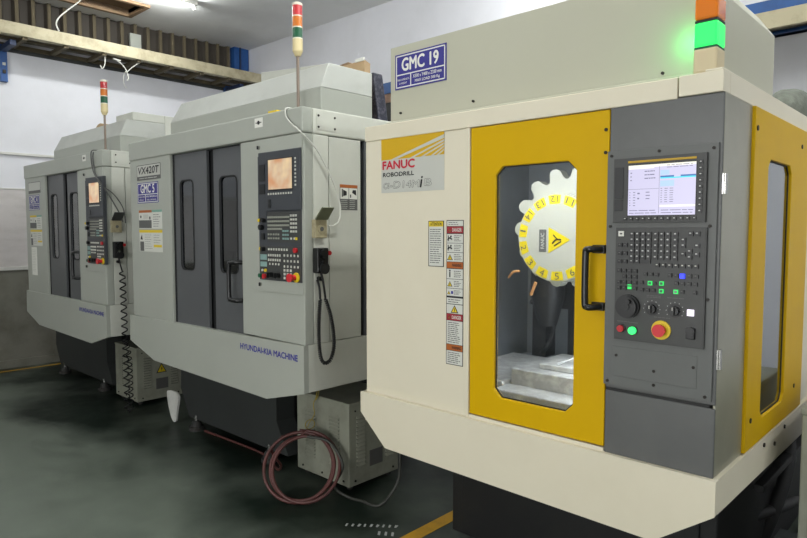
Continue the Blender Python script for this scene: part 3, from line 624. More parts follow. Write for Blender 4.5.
# handwheel and switches
m = MB().cyl((-.858, 1.352), 'y', .0385, 1.966, 1.979, 'black_plastic', 32).cyl((-.858, 1.352), 'y', .034, 1.955, 1.966, 'black_plastic', 32, .031).cyl((-.858, 1.352), 'y', .013, 1.951, 1.955, 'panel_black', 16).cyl((-.846, 1.370), 'y', .007, 1.940, 1.957, 'black_plastic', 12)
m.build('handwheel', P)
for u in (-.782, -.711):
    m = MB().cyl((u, 1.350), 'y', .021, 1.9775, 1.979, 'panel_black', 24).cyl((u, 1.350), 'y', .0145, 1.964, 1.979, 'black_plastic', 20).box(u - .004, u + .004, 1.956, 1.964, 1.338, 1.362, 'black_plastic').rect('F', 1.9555, u - .001, u + .001, 1.352, 1.362, 'paper', .0006)
    for k in range(9):
        a = math.radians(-30 + 30 * k); m.rect('F', 1.9775, u + .026 * math.cos(a) - .0012, u + .026 * math.cos(a) + .0012, 1.350 + .026 * math.sin(a) - .0012, 1.350 + .026 * math.sin(a) + .0012, 'key_mark', .0006)
    m.build('rotary_switch', P)
o = MB().cyl((-.880, 1.278), 'y', .0145, 1.975, 1.979, 'panel_black', 20).cyl((-.880, 1.278), 'y', .011, 1.966, 1.975, 'red_small', 20).build('push_button', P); o['label'] = 'red push button'
o = MB().cyl((-.841, 1.275), 'y', .0155, 1.975, 1.979, 'panel_black', 20).cyl((-.841, 1.275), 'y', .0125, 1.966, 1.975, 'green_lamp', 20).build('push_button', P); o['label'] = 'glowing green push button'
MB().cyl((-.751, 1.286), 'y', .030, 1.974, 1.979, 'yellow_label', 28).cyl((-.751, 1.286), 'y', .016, 1.955, 1.974, 'red', 24).cyl((-.751, 1.286), 'y', .020, 1.952, 1.966, 'red', 24, .018).build('emergency_stop', P)
MB().box(-.674, -.649, 1.968, 1.979, 1.268, 1.302, 'black_plastic').cyl((-.6615, 1.292), 'y', .013, 1.965, 1.979, 'black_plastic', 16).build('socket_cover', P, .002)
for e_ in ((-.895, -.855, 1.298, 1.304, 1), (-.855, -.826, 1.297, 1.303, 1), (-.775, -.725, 1.322, 1.328, 1), (-.80, -.755, 1.384, 1.394, 2), (-.735, -.685, 1.386, 1.392, 1)):
    MB().lines('F', ky, *e_, 'ink_grey', .0006, ragged=0).build('engraving', P)
# right side: yellow side door
MB().box(X1 - .03, X1 - .004, 2.285, 4.2, .845, 2.003, 'cream').build('side_panel', F)
sd = MB().plate([(2.285, .850), (3.11, .850), (3.11, 2.0), (2.285, 2.0)], [cut(2.462, 2.80, .93, 1.842, .03)], 'x', X1 - .004, X1 + .018, 'yellow').build('side_door', F, .003)
MB().plate(cut(2.452, 2.81, .92, 1.852, .03), [cut(2.467, 2.795, .935, 1.837, .03)], 'x', X1 + .003, X1 + .008, 'black_rubber').prism(cut(2.462, 2.80, .93, 1.842, .03), 'x', X1 + .002, X1 + .006, 'glass_side').build('window_pane', sd)
b0 = MB().cyl((2.309, 1.931), 'x', .009, X1 + .018, X1 + .021, 'bolt', 10).build('bolt', sd); copies(b0, [(0, .645, .0), (0, .033, -.98), (0, .66, -.973)])
MB().box(X1 - .004, X1 + .004, 3.13, 4.2, .845, 2.003, 'cream').build('rear_side_panel', F)
# hoses and pipes under the right side
for k, pl in enumerate(([(-.9, 2.9, .55), (-.8, 3.1, .42), (-.78, 3.3, .25), (-.8, 3.5, .12), (-.95, 3.7, .05)], [(-.9, 3.0, .62), (-.75, 3.3, .55), (-.72, 3.7, .42), (-.8, 4.0, .3)],
                         [(-.78, 3.0, .04), (-.72, 3.2, .2), (-.68, 3.4, .45), (-.7, 3.5, .65)], [(-.95, 2.8, .4), (-.8, 2.95, .32), (-.72, 3.2, .30), (-.7, 3.6, .22), (-.75, 4.0, .1)],
                         [(-.70, 2.55, .035), (-.68, 3.0, .035), (-.66, 3.6, .035), (-.66, 4.2, .035)])):
    MB().tube(pl, (.032, .022, .03, .026, .03)[k], 'base_black' if k != 3 else 'black_rubber', 10).build('coolant_hose', F)
MB().box(-.72, -.5, 3.05, 3.5, .02, .12, 'base_grey').box(-.7, -.66, 2.9, 4.0, .50, .53, 'base_black').build('hose_tray', F, .004)
# signal tower at the front right corner
T = MB().box(-.686, -.618, 2.0, 2.075, 2.066, 2.138, 'lamp_tan').build('signal_tower', F, .006)
o = MB().box(-.686, -.618, 2.0, 2.075, 2.142, 2.215, 'green_on').build('lens', T, .008); o['label'] = 'lit green lens'
MB().box(-.684, -.620, 2.002, 2.073, 2.136, 2.143, 'green_lens').box(-.684, -.620, 2.002, 2.073, 2.215, 2.221, 'black_rubber').build('seal_ring', T)
o = MB().box(-.686, -.618, 2.0, 2.075, 2.221, 2.288, 'amber_lens').build('lens', T, .008); o['label'] = 'amber lens'
MB().box(-.684, -.620, 2.002, 2.073, 2.288, 2.293, 'black_rubber').build('seal_ring', T)
o = MB().box(-.686, -.618, 2.0, 2.075, 2.293, 2.36, 'red_lens').build('lens', T, .008); o['label'] = 'red lens'
MB().box(-.686, -.618, 2.0, 2.075, 2.36, 2.38, 'lamp_tan').build('tower_cap', T, .006)
gl = bpy.data.lights.new('green_glow', 'POINT'); gl.energy = .3; gl.color = (.05, 1, .2); gl.shadow_soft_size = .03
go = bpy.data.objects.new('green_glow', gl); COL.objects.link(go); go.parent = T; go.location = Vector((-.715, 2.03, 2.18)) - wpos(T)

# ================================================================= MACHINES 2 and 3 : grey machining centres
def grey_machine(xr, s, label, number, far, bl, br):
    def X(x): return xr + (x + 2.573) * s
    K = thing('machining_center', (X(-3.6), 3.0, 0), label, 'cnc machine')
    xl = X(-4.60)
    # base
    MB().box(bl + .12, br - .25, 2.62, 3.9, .07, .75, 'base_black') \
        .prism([(br, .72), (br, .30), (br + .13, .09), (bl + .10, .09), (bl - .03, .30), (bl, .72)], 'y', 2.47, 2.62, 'base_grey').build('base', K, .006)
    ft = MB().cyl((bl + .20, 2.48), 'z', .06, 0, .03, 'cast_iron', 16).cyl((bl + .20, 2.48), 'z', .045, .03, .075, 'cast_iron', 16, .03).cyl((bl + .20, 2.48), 'z', .018, .075, .12, 'chrome', 10).build('levelling_foot', K)
    copies(ft, [(br - bl - .3, .0, 0), (0, 1.2, 0), (br - bl - .5, 1.2, 0)])
    # apron
    m = MB().prism([(X(-4.65), .785), (X(-4.27), .683), (X(-2.91), .663), (xr, .749), (xr, 1.0), (X(-4.64), .972 if s == 1 else .995)], 'y', 1.99, 2.02, 'kia_grey')
    m.box(xr - .03, xr, 2.02, 3.9, .749, 1.0, 'kia_lit').box(X(-4.64), X(-4.61), 2.02, 3.9, .76, .98, 'kia_grey').box(X(-4.62), xr - .01, 2.02, 3.9, .95, .97, 'kia_grey')
    m.build('apron', K, .004)
    # body: left post, right post, side walls
    MB().box(X(-4.60), X(-3.995), 2.0, 2.06, .975, 2.1, 'kia_grey').box(xl, xl + .03, 2.06, 3.9, .98, 2.2, 'kia_grey').build('left_panel', K, .006)
    MB().box(X(-3.15), xr, 2.0, 2.06, 1.0, 2.09, 'kia_grey').box(xr - .03, xr, 2.06, 2.165, 1.0, 2.09, 'kia_lit').build('right_panel', K, .006)
    MB().box(xr - .032, xr - .002, 2.169, 2.395, 1.004, 2.087, 'kia_lit').build('side_panel', K, .003)
    MB().box(xr - .05, xr - .03, 2.395, 2.43, 1.0, 2.09, 'dark_gap').box(xr - .05, xr - .008, 2.43, 3.9, 1.0, 2.09, 'kia_door').build('side_gap_wall', K)  # near-black strip painted for the shaded gap, plain side wall behind it
    MB().box(xl, xr - .04, 3.87, 3.9, .95, 2.2, 'kia_grey').build('rear_panel', K)
    # header
    m = MB().box(X(-4.60), xr + .002, 1.992, 2.06, 2.092, 2.222, 'kia_grey').box(xr - .03, xr + .002, 2.06, 3.2, 2.092, 2.222, 'kia_lit').box(X(-4.59), xr - .03, 2.06, 3.88, 2.195, 2.215, 'kia_grey').build('header', K, .008)
    m = MB().rect('R', xr + .002, 2.083, 2.217, 2.115, 2.198, 'kia_lit', .0025)
    for u in (2.095, 2.205):
        for v in (2.128, 2.186): m.cyl((u, v), 'x', .006, xr + .004, xr + .008, 'bolt', 8)
    m.build('access_plate', K)
    m = MB().rect('F', 1.992, X(-2.99), X(-2.915), 2.155, 2.205, 'paper', .001).cyl((X(-2.952), 2.18), 'y', .011, 1.989, 1.991, 'ink', 14).rect('F', 1.992, X(-2.98), X(-2.965), 2.178, 2.182, 'ink', .0018).rect('F', 1.992, X(-2.94), X(-2.925), 2.178, 2.182, 'ink', .0018)
    m.build('lifting_label', K)
    if not far: MB().box(X(-2.875), X(-2.80), 2.0, 2.05, 2.222, 2.232, 'yellow_label').build('yellow_tape', K)
    # top covers
    a, b = (X(-4.22) if far else X(-4.28)), X(-2.62)
    m = MB()
    m.hexa([(a, 2.155, 2.21), (b, 2.155, 2.21), (b, 2.155, 2.35), (a, 2.155, 2.35)], [(a, 2.53, 2.21), (b, 2.53, 2.21), (b, 2.53, 2.35), (a, 2.53, 2.35)], 'kia_grey')
    m.hexa([(a, 2.155, 2.35), (b, 2.155, 2.35), (b, 2.53, 2.35), (a, 2.53, 2.35)], [(a + .06, 2.21, 2.484), (b, 2.21, 2.484), (b, 2.53, 2.484), (a + .06, 2.53, 2.484)], 'cover_grey')
    m.build('top_cover', K, .004)
    if far: m = MB().box(X(-2.96), X(-2.62), 2.26, 2.53, 2.484, 2.55, 'kia_lit').box(X(-2.96), X(-2.62), 2.53, 3.0, 2.2, 2.55, 'kia_lit')
    else: m = MB().hexa([(-4.33, 2.95, 2.2), (-3.5, 2.95, 2.2), (-3.5, 3.15, 2.2), (-4.33, 3.15, 2.2)], [(-4.33, 2.95, 2.85), (-3.5, 2.95, 2.776), (-3.5, 3.15, 2.776), (-4.33, 3.15, 2.85)], 'kia_lit')
    m.build('column_cover', K, .005)
    # doors
    u_ = .04 / s
    m = MB().box(X(-3.995), X(-3.975), 2.02, 2.08, .975, 2.095, 'dark_gap').box(X(-3.66), X(-3.46), 2.056, 2.062, .975, 2.095, 'dark_gap').box(X(-3.995), X(-3.15), 2.03, 2.08, 2.085, 2.1, 'dark_gap').box(X(-3.17), X(-3.15), 2.05, 2.08, .975, 2.095, 'dark_gap')
    m.build('door_gap_shade', K)  # dark strips stand in for the shade in the door gaps
    for (u0, u1, w0, w1, y, hd) in ((-3.975, -3.565, -3.900, -3.735, 2.022, 0), (-3.505, -3.155, -3.435, -3.245, 2.034, 1)):
        wz0, wz1 = 1.342, 1.915
        d = MB().plate([(X(u0), .975), (X(u1), .975), (X(u1), 2.09), (X(u0), 2.09)], [rounded(X(w0), X(w1), wz0, wz1, .035)], 'y', y, y + .02, 'kia_door').build('sliding_door', K, .002)
        MB().plate(rounded(X(w0) - .006, X(w1) + .006, wz0 - .006, wz1 + .006, .04), [rounded(X(w0) + .003, X(w1) - .003, wz0 + .003, wz1 - .003, .033)], 'y', y - .003, y, 'black_rubber').prism(rounded(X(w0), X(w1), wz0, wz1, .035), 'y', y + .008, y + .012, 'glass_smoke').build('window_pane', d)
        if hd:
            MB().tube([(X(-3.155), y, 1.408), (X(-3.185), y - .05, 1.41), (X(-3.235), y - .055, 1.405), (X(-3.258), y - .055, 1.385), (X(-3.258), y - .055, 1.21), (X(-3.235), y - .055, 1.19), (X(-3.185), y - .05, 1.188), (X(-3.155), y, 1.19)], .013, 'black_plastic', 8).build('door_handle', d)
    # inside of the working area
    m = MB().box(X(-4.2), X(-3.05), 3.3, 3.32, .97, 2.1, 'kia_door').box(X(-4.2), X(-4.18), 2.08, 3.3, .97, 2.1, 'kia_door').box(X(-3.07), X(-3.05), 2.08, 3.3, .97, 2.1, 'kia_door').box(X(-4.2), X(-3.05), 2.08, 3.3, .975, .985, 'kia_door')
    m.build('enclosure_lining', K)
    MB().box(X(-4.13), X(-3.80), 2.4, 2.65, 1.44, 1.80, 'magazine_white').cyl((X(-3.97), 2.5), 'z', .07, 1.38, 1.44, 'chrome', 18).build('spindle_head', K, .01)
    MB().box(X(-4.10), X(-3.72), 2.36, 2.7, 1.0, 1.36, 'ink_blue').build('work_fixture', K, .01)
    # labels on the left post
    m = MB().rect('F', 2.0, X(-4.487), X(-4.125), 1.945, 2.052, 'ink_grey', .001).rect('F', 2.0, X(-4.480), X(-4.132), 1.972, 2.047, 'silver_label', .0016)
    if not far: m.text('F', 2.0, X(-4.465), X(-4.150), 1.988, 2.036, 'VX420T', 'ink', .0026, .03, shear=.15).lines('F', 2.0, X(-4.45), X(-4.18), 1.952, 1.964, 1, 'silver_label', .0026, .4, 0)
    m.build('model_plate', K)
    m = MB().rect('F', 2.0, X(-4.485), X(-4.165), 1.785, 1.928, 'navy', .001)
    frame(m, 'F', 2.0, X(-4.478), X(-4.172), 1.79, 1.923, .005, 'paper', .0018)
    m.rect('F', 2.0, X(-4.478), X(-4.172), 1.843, 1.848, 'paper', .0018).rect('F', 2.0, X(-4.362), X(-4.355), 1.79, 1.846, 'paper', .0018)
    m.text('F', 2.0, X(-4.43), X(-4.22), 1.856, 1.914, number, 'paper', .0024, .03)
    m.text('F', 2.0, X(-4.345), X(-4.185), 1.824, 1.836, 'X420 Y400 Z400 mm', 'paper', .0024, .02).text('F', 2.0, X(-4.335), X(-4.195), 1.799, 1.812, 'MAX LOAD 250 Kg', 'paper', .0024, .02)
    m.text('F', 2.0, X(-4.470), X(-4.370), 1.824, 1.833, 'TABLE SIZE', 'paper', .0024, .01).text('F', 2.0, X(-4.455), X(-4.385), 1.802, 1.812, 'WEIGHT', 'paper', .0024, .01)
    m.build('number_plate', K)
    m = MB().rect('F', 2.0, X(-4.47), X(-4.12), 1.605, 1.735, 'white_label', .001).rect('F', 2.0, X(-4.47), X(-4.27), 1.718, 1.735, 'orange_label' if not far else 'yellow_label', .0016).rect('F', 2.0, X(-4.27), X(-4.12), 1.72, 1.735, 'teal_label', .0016)
    m.rect('F', 2.0, X(-4.47), X(-4.275), 1.61, 1.665, 'ink_grey', .0016).lines('F', 2.0, X(-4.25), X(-4.14), 1.615, 1.71, 6, 'ink_grey', .0014, .25)
    m.cyl((X(-4.44), 1.69), 'y', .01, 1.998, 1.999, 'ink', 8).rect('F', 2.0, X(-4.40), X(-4.33), 1.675, 1.705, 'silver_label', .0018).cyl((X(-4.30), 1.68), 'y', .012, 1.998, 1.999, 'ink_grey', 8)
    m.build('caution_label', K)
    m = MB().rect('F', 2.0, X(-4.47), X(-4.12), 1.445, 1.597, 'white_label', .001).rect('F', 2.0, X(-4.47), X(-4.12), 1.578, 1.597, 'yellow_label', .0016).rect('F', 2.0, X(-4.25), X(-4.13), 1.478, 1.495, 'yellow_label', .0016)
    m.rect('F', 2.0, X(-4.46), X(-4.40), 1.448, 1.515, 'ink_grey', .0016).lines('F', 2.0, X(-4.385), X(-4.27), 1.46, 1.57, 7, 'ink_grey', .0014, .15).lines('F', 2.0, X(-4.25), X(-4.14), 1.50, 1.57, 4, 'ink_grey', .0014, .15)
    m.poly('F', 2.0, [(X(-4.455), 1.53), (X(-4.42), 1.528), (X(-4.43), 1.565)], 'ink', .0018)
    m.build('caution_label', K)
    if far:
        MB().rect('F', 2.0, X(-4.46), X(-4.30), 1.16, 1.43, 'paper', .001).lines('F', 2.0, X(-4.44), X(-4.33), 1.19, 1.41, 14, 'silver_label', .0014, .3).build('paper_label', K)
    txt = 'HYUNDAI-KIA MACHINE' 
    MB().text('F', 1.99, X(-3.165), X(-2.625), .912, .945, txt, 'ink_blue', .001, .035).build('maker_lettering', K)
    # operator panel
    PD = MB().box(X(-2.988), xr - .004, 1.994, 2.0, 1.262, 2.088, 'kia_grey').build('panel_door', K, .002)
    OP = MB().box(X(-2.982), X(-2.604), 1.972, 1.994, 1.325, 2.016, 'kia_panel').build('operator_panel', K, .002)
    MB().box(X(-2.982), X(-2.905), 1.969, 1.972, 1.65, 1.995, 'kia_panel').box(X(-2.965), X(-2.915), 1.966, 1.969, 1.86, 1.95, 'panel_black').box(X(-2.965), X(-2.915), 1.966, 1.969, 1.79, 1.845, 'panel_black').build('media_slot', OP)
    m = MB().box(X(-2.898), X(-2.597), 1.962, 1.972, 1.70, 2.012, 'kia_panel').box(X(-2.875), X(-2.655), 1.958, 1.962, 1.805, 1.975, 'panel_black')
    m.build('display_bezel', OP, .002)
    MB().rect('F', 1.958, X(-2.868), X(-2.662), 1.812, 1.968, 'screen_orange_base', .001).build('screen', OP)
    MB().box(X(-2.875), X(-2.855), 1.958, 1.962, 1.715, 1.76, 'panel_black').build('port_cover', OP)
    key_grid(OP, 'soft_key', 1.962, X(-2.872), X(-2.672), 1.786, 1.789, 10, 1, .010, .010, 'key_light', None, .003)
    key_grid(OP, 'side_key', 1.962, X(-2.636), X(-2.636), 1.828, 1.962, 1, 8, .010, .010, 'key_light', None, .003)
    MB().box(X(-2.898), X(-2.605), 1.968, 1.972, 1.532, 1.694, 'panel_dark').build('key_panel', OP)
    g = 'key_grey' if not far else 'key_grey'
    key_grid(OP, 'letter_key', 1.968, X(-2.886), X(-2.706), 1.622, 1.665, 11, 3, .0125, .0105, g, None, .004)
    key_grid(OP, 'letter_key', 1.968, X(-2.886), X(-2.77), 1.603, 1.603, 8, 1, .0125, .0105, g, None, .004)
    key_grid(OP, 'number_key', 1.968, X(-2.684), X(-2.642), 1.59, 1.672, 3, 5, .0125, .011, 'key_light', None, .004)
    key_grid(OP, 'edit_key', 1.968, X(-2.884), X(-2.862), 1.553, 1.574, 2, 2, .012, .010, g, None, .004)
    key_grid(OP, 'edit_key', 1.968, X(-2.838), X(-2.795), 1.553, 1.574, 3, 2, .012, .010, g, None, .004)
    key_grid(OP, 'cursor_key', 1.968, X(-2.752), X(-2.712), 1.552, 1.592, 3, 3, .0125, .011, 'key_teal', None, .004)
    key_grid(OP, 'reset_key', 1.968, X(-2.684), X(-2.655), 1.553, 1.553, 2, 1, .0125, .011, 'key_light', None, .004)
    o = key_grid(OP, 'yellow_key', 1.968, X(-2.640), X(-2.640), 1.553, 1.553, 1, 1, .014, .014, 'yellow_label', None, .005)
    MB().box(X(-2.975), X(-2.605), 1.968, 1.972, 1.332, 1.512, 'panel_dark').build('switch_panel', OP)
    key_grid(OP, 'mode_key', 1.968, X(-2.884), X(-2.722), 1.492, 1.494, 8, 1, .010, .012, 'key_light', None, .004)
    key_grid(OP, 'mode_key', 1.968, X(-2.886), X(-2.785), 1.437, 1.462, 6, 2, .009, .013, 'key_light', None, .004)
    key_grid(OP, 'mode_key', 1.968, X(-2.875), X(-2.795), 1.412, 1.415, 4, 1, .009, .011, 'key_light', None, .004)
    key_grid(OP, 'axis_key', 1.968, X(-2.745), X(-2.628), 1.406, 1.464, 5, 3, .009, .012, 'key_light', None, .004, skip=())
    key_grid(OP, 'jog_key', 1.968, X(-2.744), X(-2.69), 1.345, 1.386, 3, 3, .013, .013, 'key_light', None, .004)
    m = MB().rect('F', 1.968, X(-2.965), X(-2.905), 1.435, 1.465, 'key_teal', .002).rect('F', 1.968, X(-2.965), X(-2.905), 1.398, 1.425, 'key_teal', .002).build('counter_display', OP)
    def rb(u, v, r, mt, nm, h=.012): return MB().cyl((X(u), v), 'y', r, 1.968 - h, 1.968, mt, 14).build(nm, OP)
    o = rb(-2.645, 1.492, .014, 'red_small', 'push_button'); o['label'] = 'red push button'
    rb(-2.984 + .03, 1.65, .009, 'yellow_label', 'key_switch', .02); rb(-2.925, 1.65, .013, 'black_plastic', 'rotary_switch', .02); rb(-2.945, 1.612, .015, 'black_plastic', 'rotary_switch', .02)
    MB().box(X(-2.95), X(-2.925), 1.962, 1.968, 1.545, 1.58, 'panel_black').build('socket_cover', OP)
    rb(-2.955, 1.495, .009, 'yellow_label', 'key_switch'); rb(-2.93, 1.494, .012, 'black_plastic', 'rotary_switch', .02)
    rb(-2.945, 1.378, .007, 'key_light', 'indicator_lamp', .006); rb(-2.915, 1.378, .009, 'yellow_label', 'indicator_lamp', .008)
    o = rb(-2.965, 1.348, .012, 'green_small', 'push_button'); o['label'] = 'green push button'
    o = rb(-2.925, 1.346, .014, 'red_small', 'push_button'); o['label'] = 'red push button'
    for u in (-2.862, -2.798): MB().cyl((X(u), 1.356), 'y', .015, 1.945, 1.968, 'black_plastic', 14).box(X(u) - .004, X(u) + .004, 1.935, 1.945, 1.342, 1.37, 'black_plastic').build('rotary_switch', OP)
    MB().cyl((X(-2.643), 1.352), 'y', .026, 1.962, 1.968, 'yellow_label', 18).cyl((X(-2.652), 1.352), 'y', .014, 1.94, 1.962, 'red', 14).cyl((X(-2.652), 1.352), 'y', .023, 1.925, 1.94, 'red', 18, .019).build('emergency_stop', OP)
    for v in (2.045, 1.298): MB().cyl((X(-2.955), v), 'y', .011, 1.985, 1.994, 'chrome', 12).box(X(-2.955) - .003, X(-2.955) + .003, 1.98, 1.985, v - .009, v + .009, 'ink').build('panel_lock', K)
    # side: socket box with open lid
    OP.location += Vector((.022 if not far else .045, .018, 0))
    x = xr; side0 = len(COL.objects)
    SB = MB().box(x, x + .03, 2.06, 2.138, 1.556, 1.652, 'beige_box').cyl((2.1, 1.603), 'x', .024, x + .03, x + .034, 'beige_box', 18).cyl((2.1, 1.603), 'x', .012, x + .034, x + .036, 'ink_grey', 10).build('socket_box', K, .003)
    MB().hexa([(x + .03, 2.058, 1.655), (x + .03, 2.14, 1.655), (x + .034, 2.14, 1.650), (x + .034, 2.058, 1.650)], [(x + .085, 2.062, 1.715), (x + .085, 2.138, 1.715), (x + .089, 2.138, 1.71), (x + .089, 2.062, 1.71)], 'olive' if not far else 'panel_dark').build('socket_lid', SB)
    # pendant hook plate
    MB().box(x, x + .006, 2.06, 2.155, 1.33, 1.53, 'kia_lit').cyl((2.085, 1.345), 'x', .012, x + .006, x + .03, 'black_plastic', 12).build('pendant_holder', K)
    SB.location += Vector((0, -.02, .02)) if far else Vector((0, -.012, 0))
    return K, X
K2, X2 = grey_machine(-2.573, 1.0, 'grey machining center with plate GMC 5, standing between the two other machines', 'GMC 5', False, -4.80, -3.50)
K3, X3 = grey_machine(-5.078, .945, 'grey machining center farthest left, with paper notice on its post', 'GMC 4', True, -7.71, -6.32)
MB().rect('R', -2.575, 2.243, 2.37, 1.705, 1.842, 'ink_grey', .001).rect('R', -2.575, 2.243, 2.37, 1.825, 1.842, 'orange_label', .0022).rect('R', -2.575, 2.246, 2.304, 1.765, 1.824, 'paper', .002).rect('R', -2.575, 2.309, 2.367, 1.765, 1.824, 'paper', .002) \
    .lines('R', -2.575, 2.248, 2.30, 1.71, 1.762, 5, 'silver_label', .0022, .25).lines('R', -2.575, 2.312, 2.362, 1.71, 1.762, 5, 'silver_label', .0022, .25) \
    .rect('R', -2.575, 2.255, 2.262, 1.775, 1.818, 'ink', .0028).poly('R', -2.575, [(2.265, 1.78), (2.29, 1.785), (2.29, 1.805), (2.265, 1.815)], 'ink', .0028).poly('R', -2.575, [(2.33, 1.80), (2.36, 1.785), (2.358, 1.815), (2.335, 1.815)], 'ink', .0028).rect('R', -2.575, 2.315, 2.322, 1.773, 1.79, 'ink', .0028).build('warning_label', K2)
# ----- signal towers of the grey machines
def tower(K, x, y, z):
    T = MB().cyl((x, y), 'z', .0085, z, z + .29, 'pole', 10).cyl((x, y), 'z', .02, z, z + .012, 'pole', 12).build('signal_tower', K)
    MB().cyl((x, y), 'z', .015, z + .285, z + .31, 'tower_cream', 20, .027).cyl((x, y), 'z', .027, z + .31, z + .372, 'tower_cream', 20).build('lamp_base', T)
    zz = z + .372
    for mt, lb in (('green_small', 'green lens'), ('amber_small', 'amber lens'), ('red_small', 'red lens')):
        o = MB().cyl((x, y), 'z', .0265, zz + .006, zz + .058, mt, 20).build('lens', T); o['label'] = lb
        MB().cyl((x, y), 'z', .0275, zz, zz + .006, 'lens_ring', 20).build('lens_ring', T); zz += .058
    MB().cyl((x, y), 'z', .0275, zz, zz + .010, 'lens_ring', 20).cyl((x, y), 'z', .0265, zz + .010, zz + .018, 'lens_ring', 20, .016).build('tower_cap', T)
tower(K2, -2.742, 2.10, 2.232); tower(K3, -5.275, 2.10, 2.235)
# ----- thin cables over the side, hanging pendants
MB().tube([(-2.70, 2.05, 2.226), (-2.70, 1.99, 2.225), (-2.69, 1.982, 2.18), (-2.63, 1.978, 2.13), (-2.575, 1.97, 2.10), (-2.555, 2.06, 2.02), (-2.555, 2.13, 1.93), (-2.55, 2.19, 1.82), (-2.54, 2.215, 1.72), (-2.53, 2.20, 1.65), (-2.54, 2.17, 1.62), (-2.55, 2.138, 1.62)], .0045, 'cable_white', 6).build('thin_cable', K2)
MB().tube([(-5.24, 2.05, 2.226), (-5.26, 1.985, 2.22), (-5.25, 1.982, 2.10), (-5.18, 1.978, 2.02), (-5.08, 1.972, 1.97), (-5.06, 2.04, 1.85), (-5.045, 2.10, 1.73), (-5.03, 2.12, 1.66)], .005, 'ink_grey', 6).build('thin_cable', K3)
MB().tube([(-5.23, 2.05, 2.226), (-5.23, 1.985, 2.20), (-5.20, 1.982, 2.06), (-5.14, 1.978, 2.00), (-5.08, 1.972, 1.95), (-5.055, 2.06, 1.88), (-5.045, 2.13, 1.77), (-5.03, 2.14, 1.65)], .005, 'ink_grey', 6).build('thin_cable', K3)
def pendant(xr, label, stretched):
    x = xr + .007; yc = 2.086 if not stretched else 2.088
    t = thing('handwheel_pendant', (x, yc, 1.37), label, 'control pendant')
    MB().box(x, x + .045, yc - .04, yc + .032, 1.375, 1.505, 'black_plastic').cyl((yc - .004, 1.475), 'x', .022, x + .045, x + .06, 'black_plastic', 20).cyl((yc, 1.40), 'x', .03, x + .045, x + .056, 'panel_black', 20).build('housing', t, .006)
    MB().cyl((yc - .02, 1.505), 'z', .008, 1.505, 1.535, 'black_rubber', 8).build('strain_relief', t) if False else None
    MB().cyl((yc + .036, 1.478), 'x', .012, x + .02, x + .05, 'red_small', 14).build('stop_button', t)
    MB().cyl((yc - .012, 1.43), 'x', .009, x + .045, x + .062, 'chrome' if stretched else 'black_plastic', 12).build('selector', t)
    def coil(path, R, pitch, r):
        P = smooth_path(path, 14); out = []; ph = 0
        for i in range(len(P) - 1):
            d = P[i + 1] - P[i]; L = d.length; tn = d.normalized(); a = tn.cross(Vector((0, 1, 0)) if abs(tn.y) < .8 else Vector((1, 0, 0))).normalized(); b = tn.cross(a)
            n = max(1, int(L / (pitch / 7)))
            for k in range(n):
                out.append(P[i] + d * (k / n) + (a * math.cos(ph) + b * math.sin(ph)) * R); ph += 2 * math.pi * (L / n) / pitch
        return out
    if not stretched:
        m = MB().tube([(x + .02, yc, 1.375), (x + .03, yc + .005, 1.33), (x + .03, yc + .02, 1.24)], .006, 'black_rubber', 8)
        m.tube(coil([(x + .03, yc + .02, 1.24), (x + .035, yc + .055, 1.13), (x + .04, yc + .068, 1.0), (x + .04, yc + .045, .92), (x + .04, yc - .0, .905), (x + .04, yc - .028, .96), (x + .035, yc - .03, 1.1), (x + .03, yc - .015, 1.24)], .007, .011, .0045), .0045, 'black_rubber', 5, smooth=False)
        m.tube([(x + .03, yc - .015, 1.24), (x + .02, yc - .012, 1.30), (x + .012, yc - .02, 1.34)], .006, 'black_rubber', 8)
    else:
        m = MB().tube([(x + .02, yc, 1.375), (x + .03, yc + .005, 1.33), (x + .03, yc + .02, 1.27)], .006, 'black_rubber', 8)
        m.tube(coil([(x + .03, yc + .02, 1.27), (x + .03, yc + .025, .9), (x + .03, yc + .03, .5), (x + .03, yc + .03, .2), (x + .03, yc + .03, .13)], .022, .06, .005), .0055, 'black_rubber', 6, smooth=False)
        m.tube(coil([(x + .03, yc + .055, .13), (x + .03, yc + .06, .2), (x + .03, yc + .055, .55), (x + .02, yc + .04, .72)], .020, .05, .005), .005, 'black_rubber', 6, smooth=False)
    m.build('coiled_cord', t)
pendant(-2.573, 'black handwheel pendant with tightly coiled cord looped at the middle machine', False)
pendant(-5.078, 'black handwheel pendant with long stretched cord hanging at the farthest machine', True)

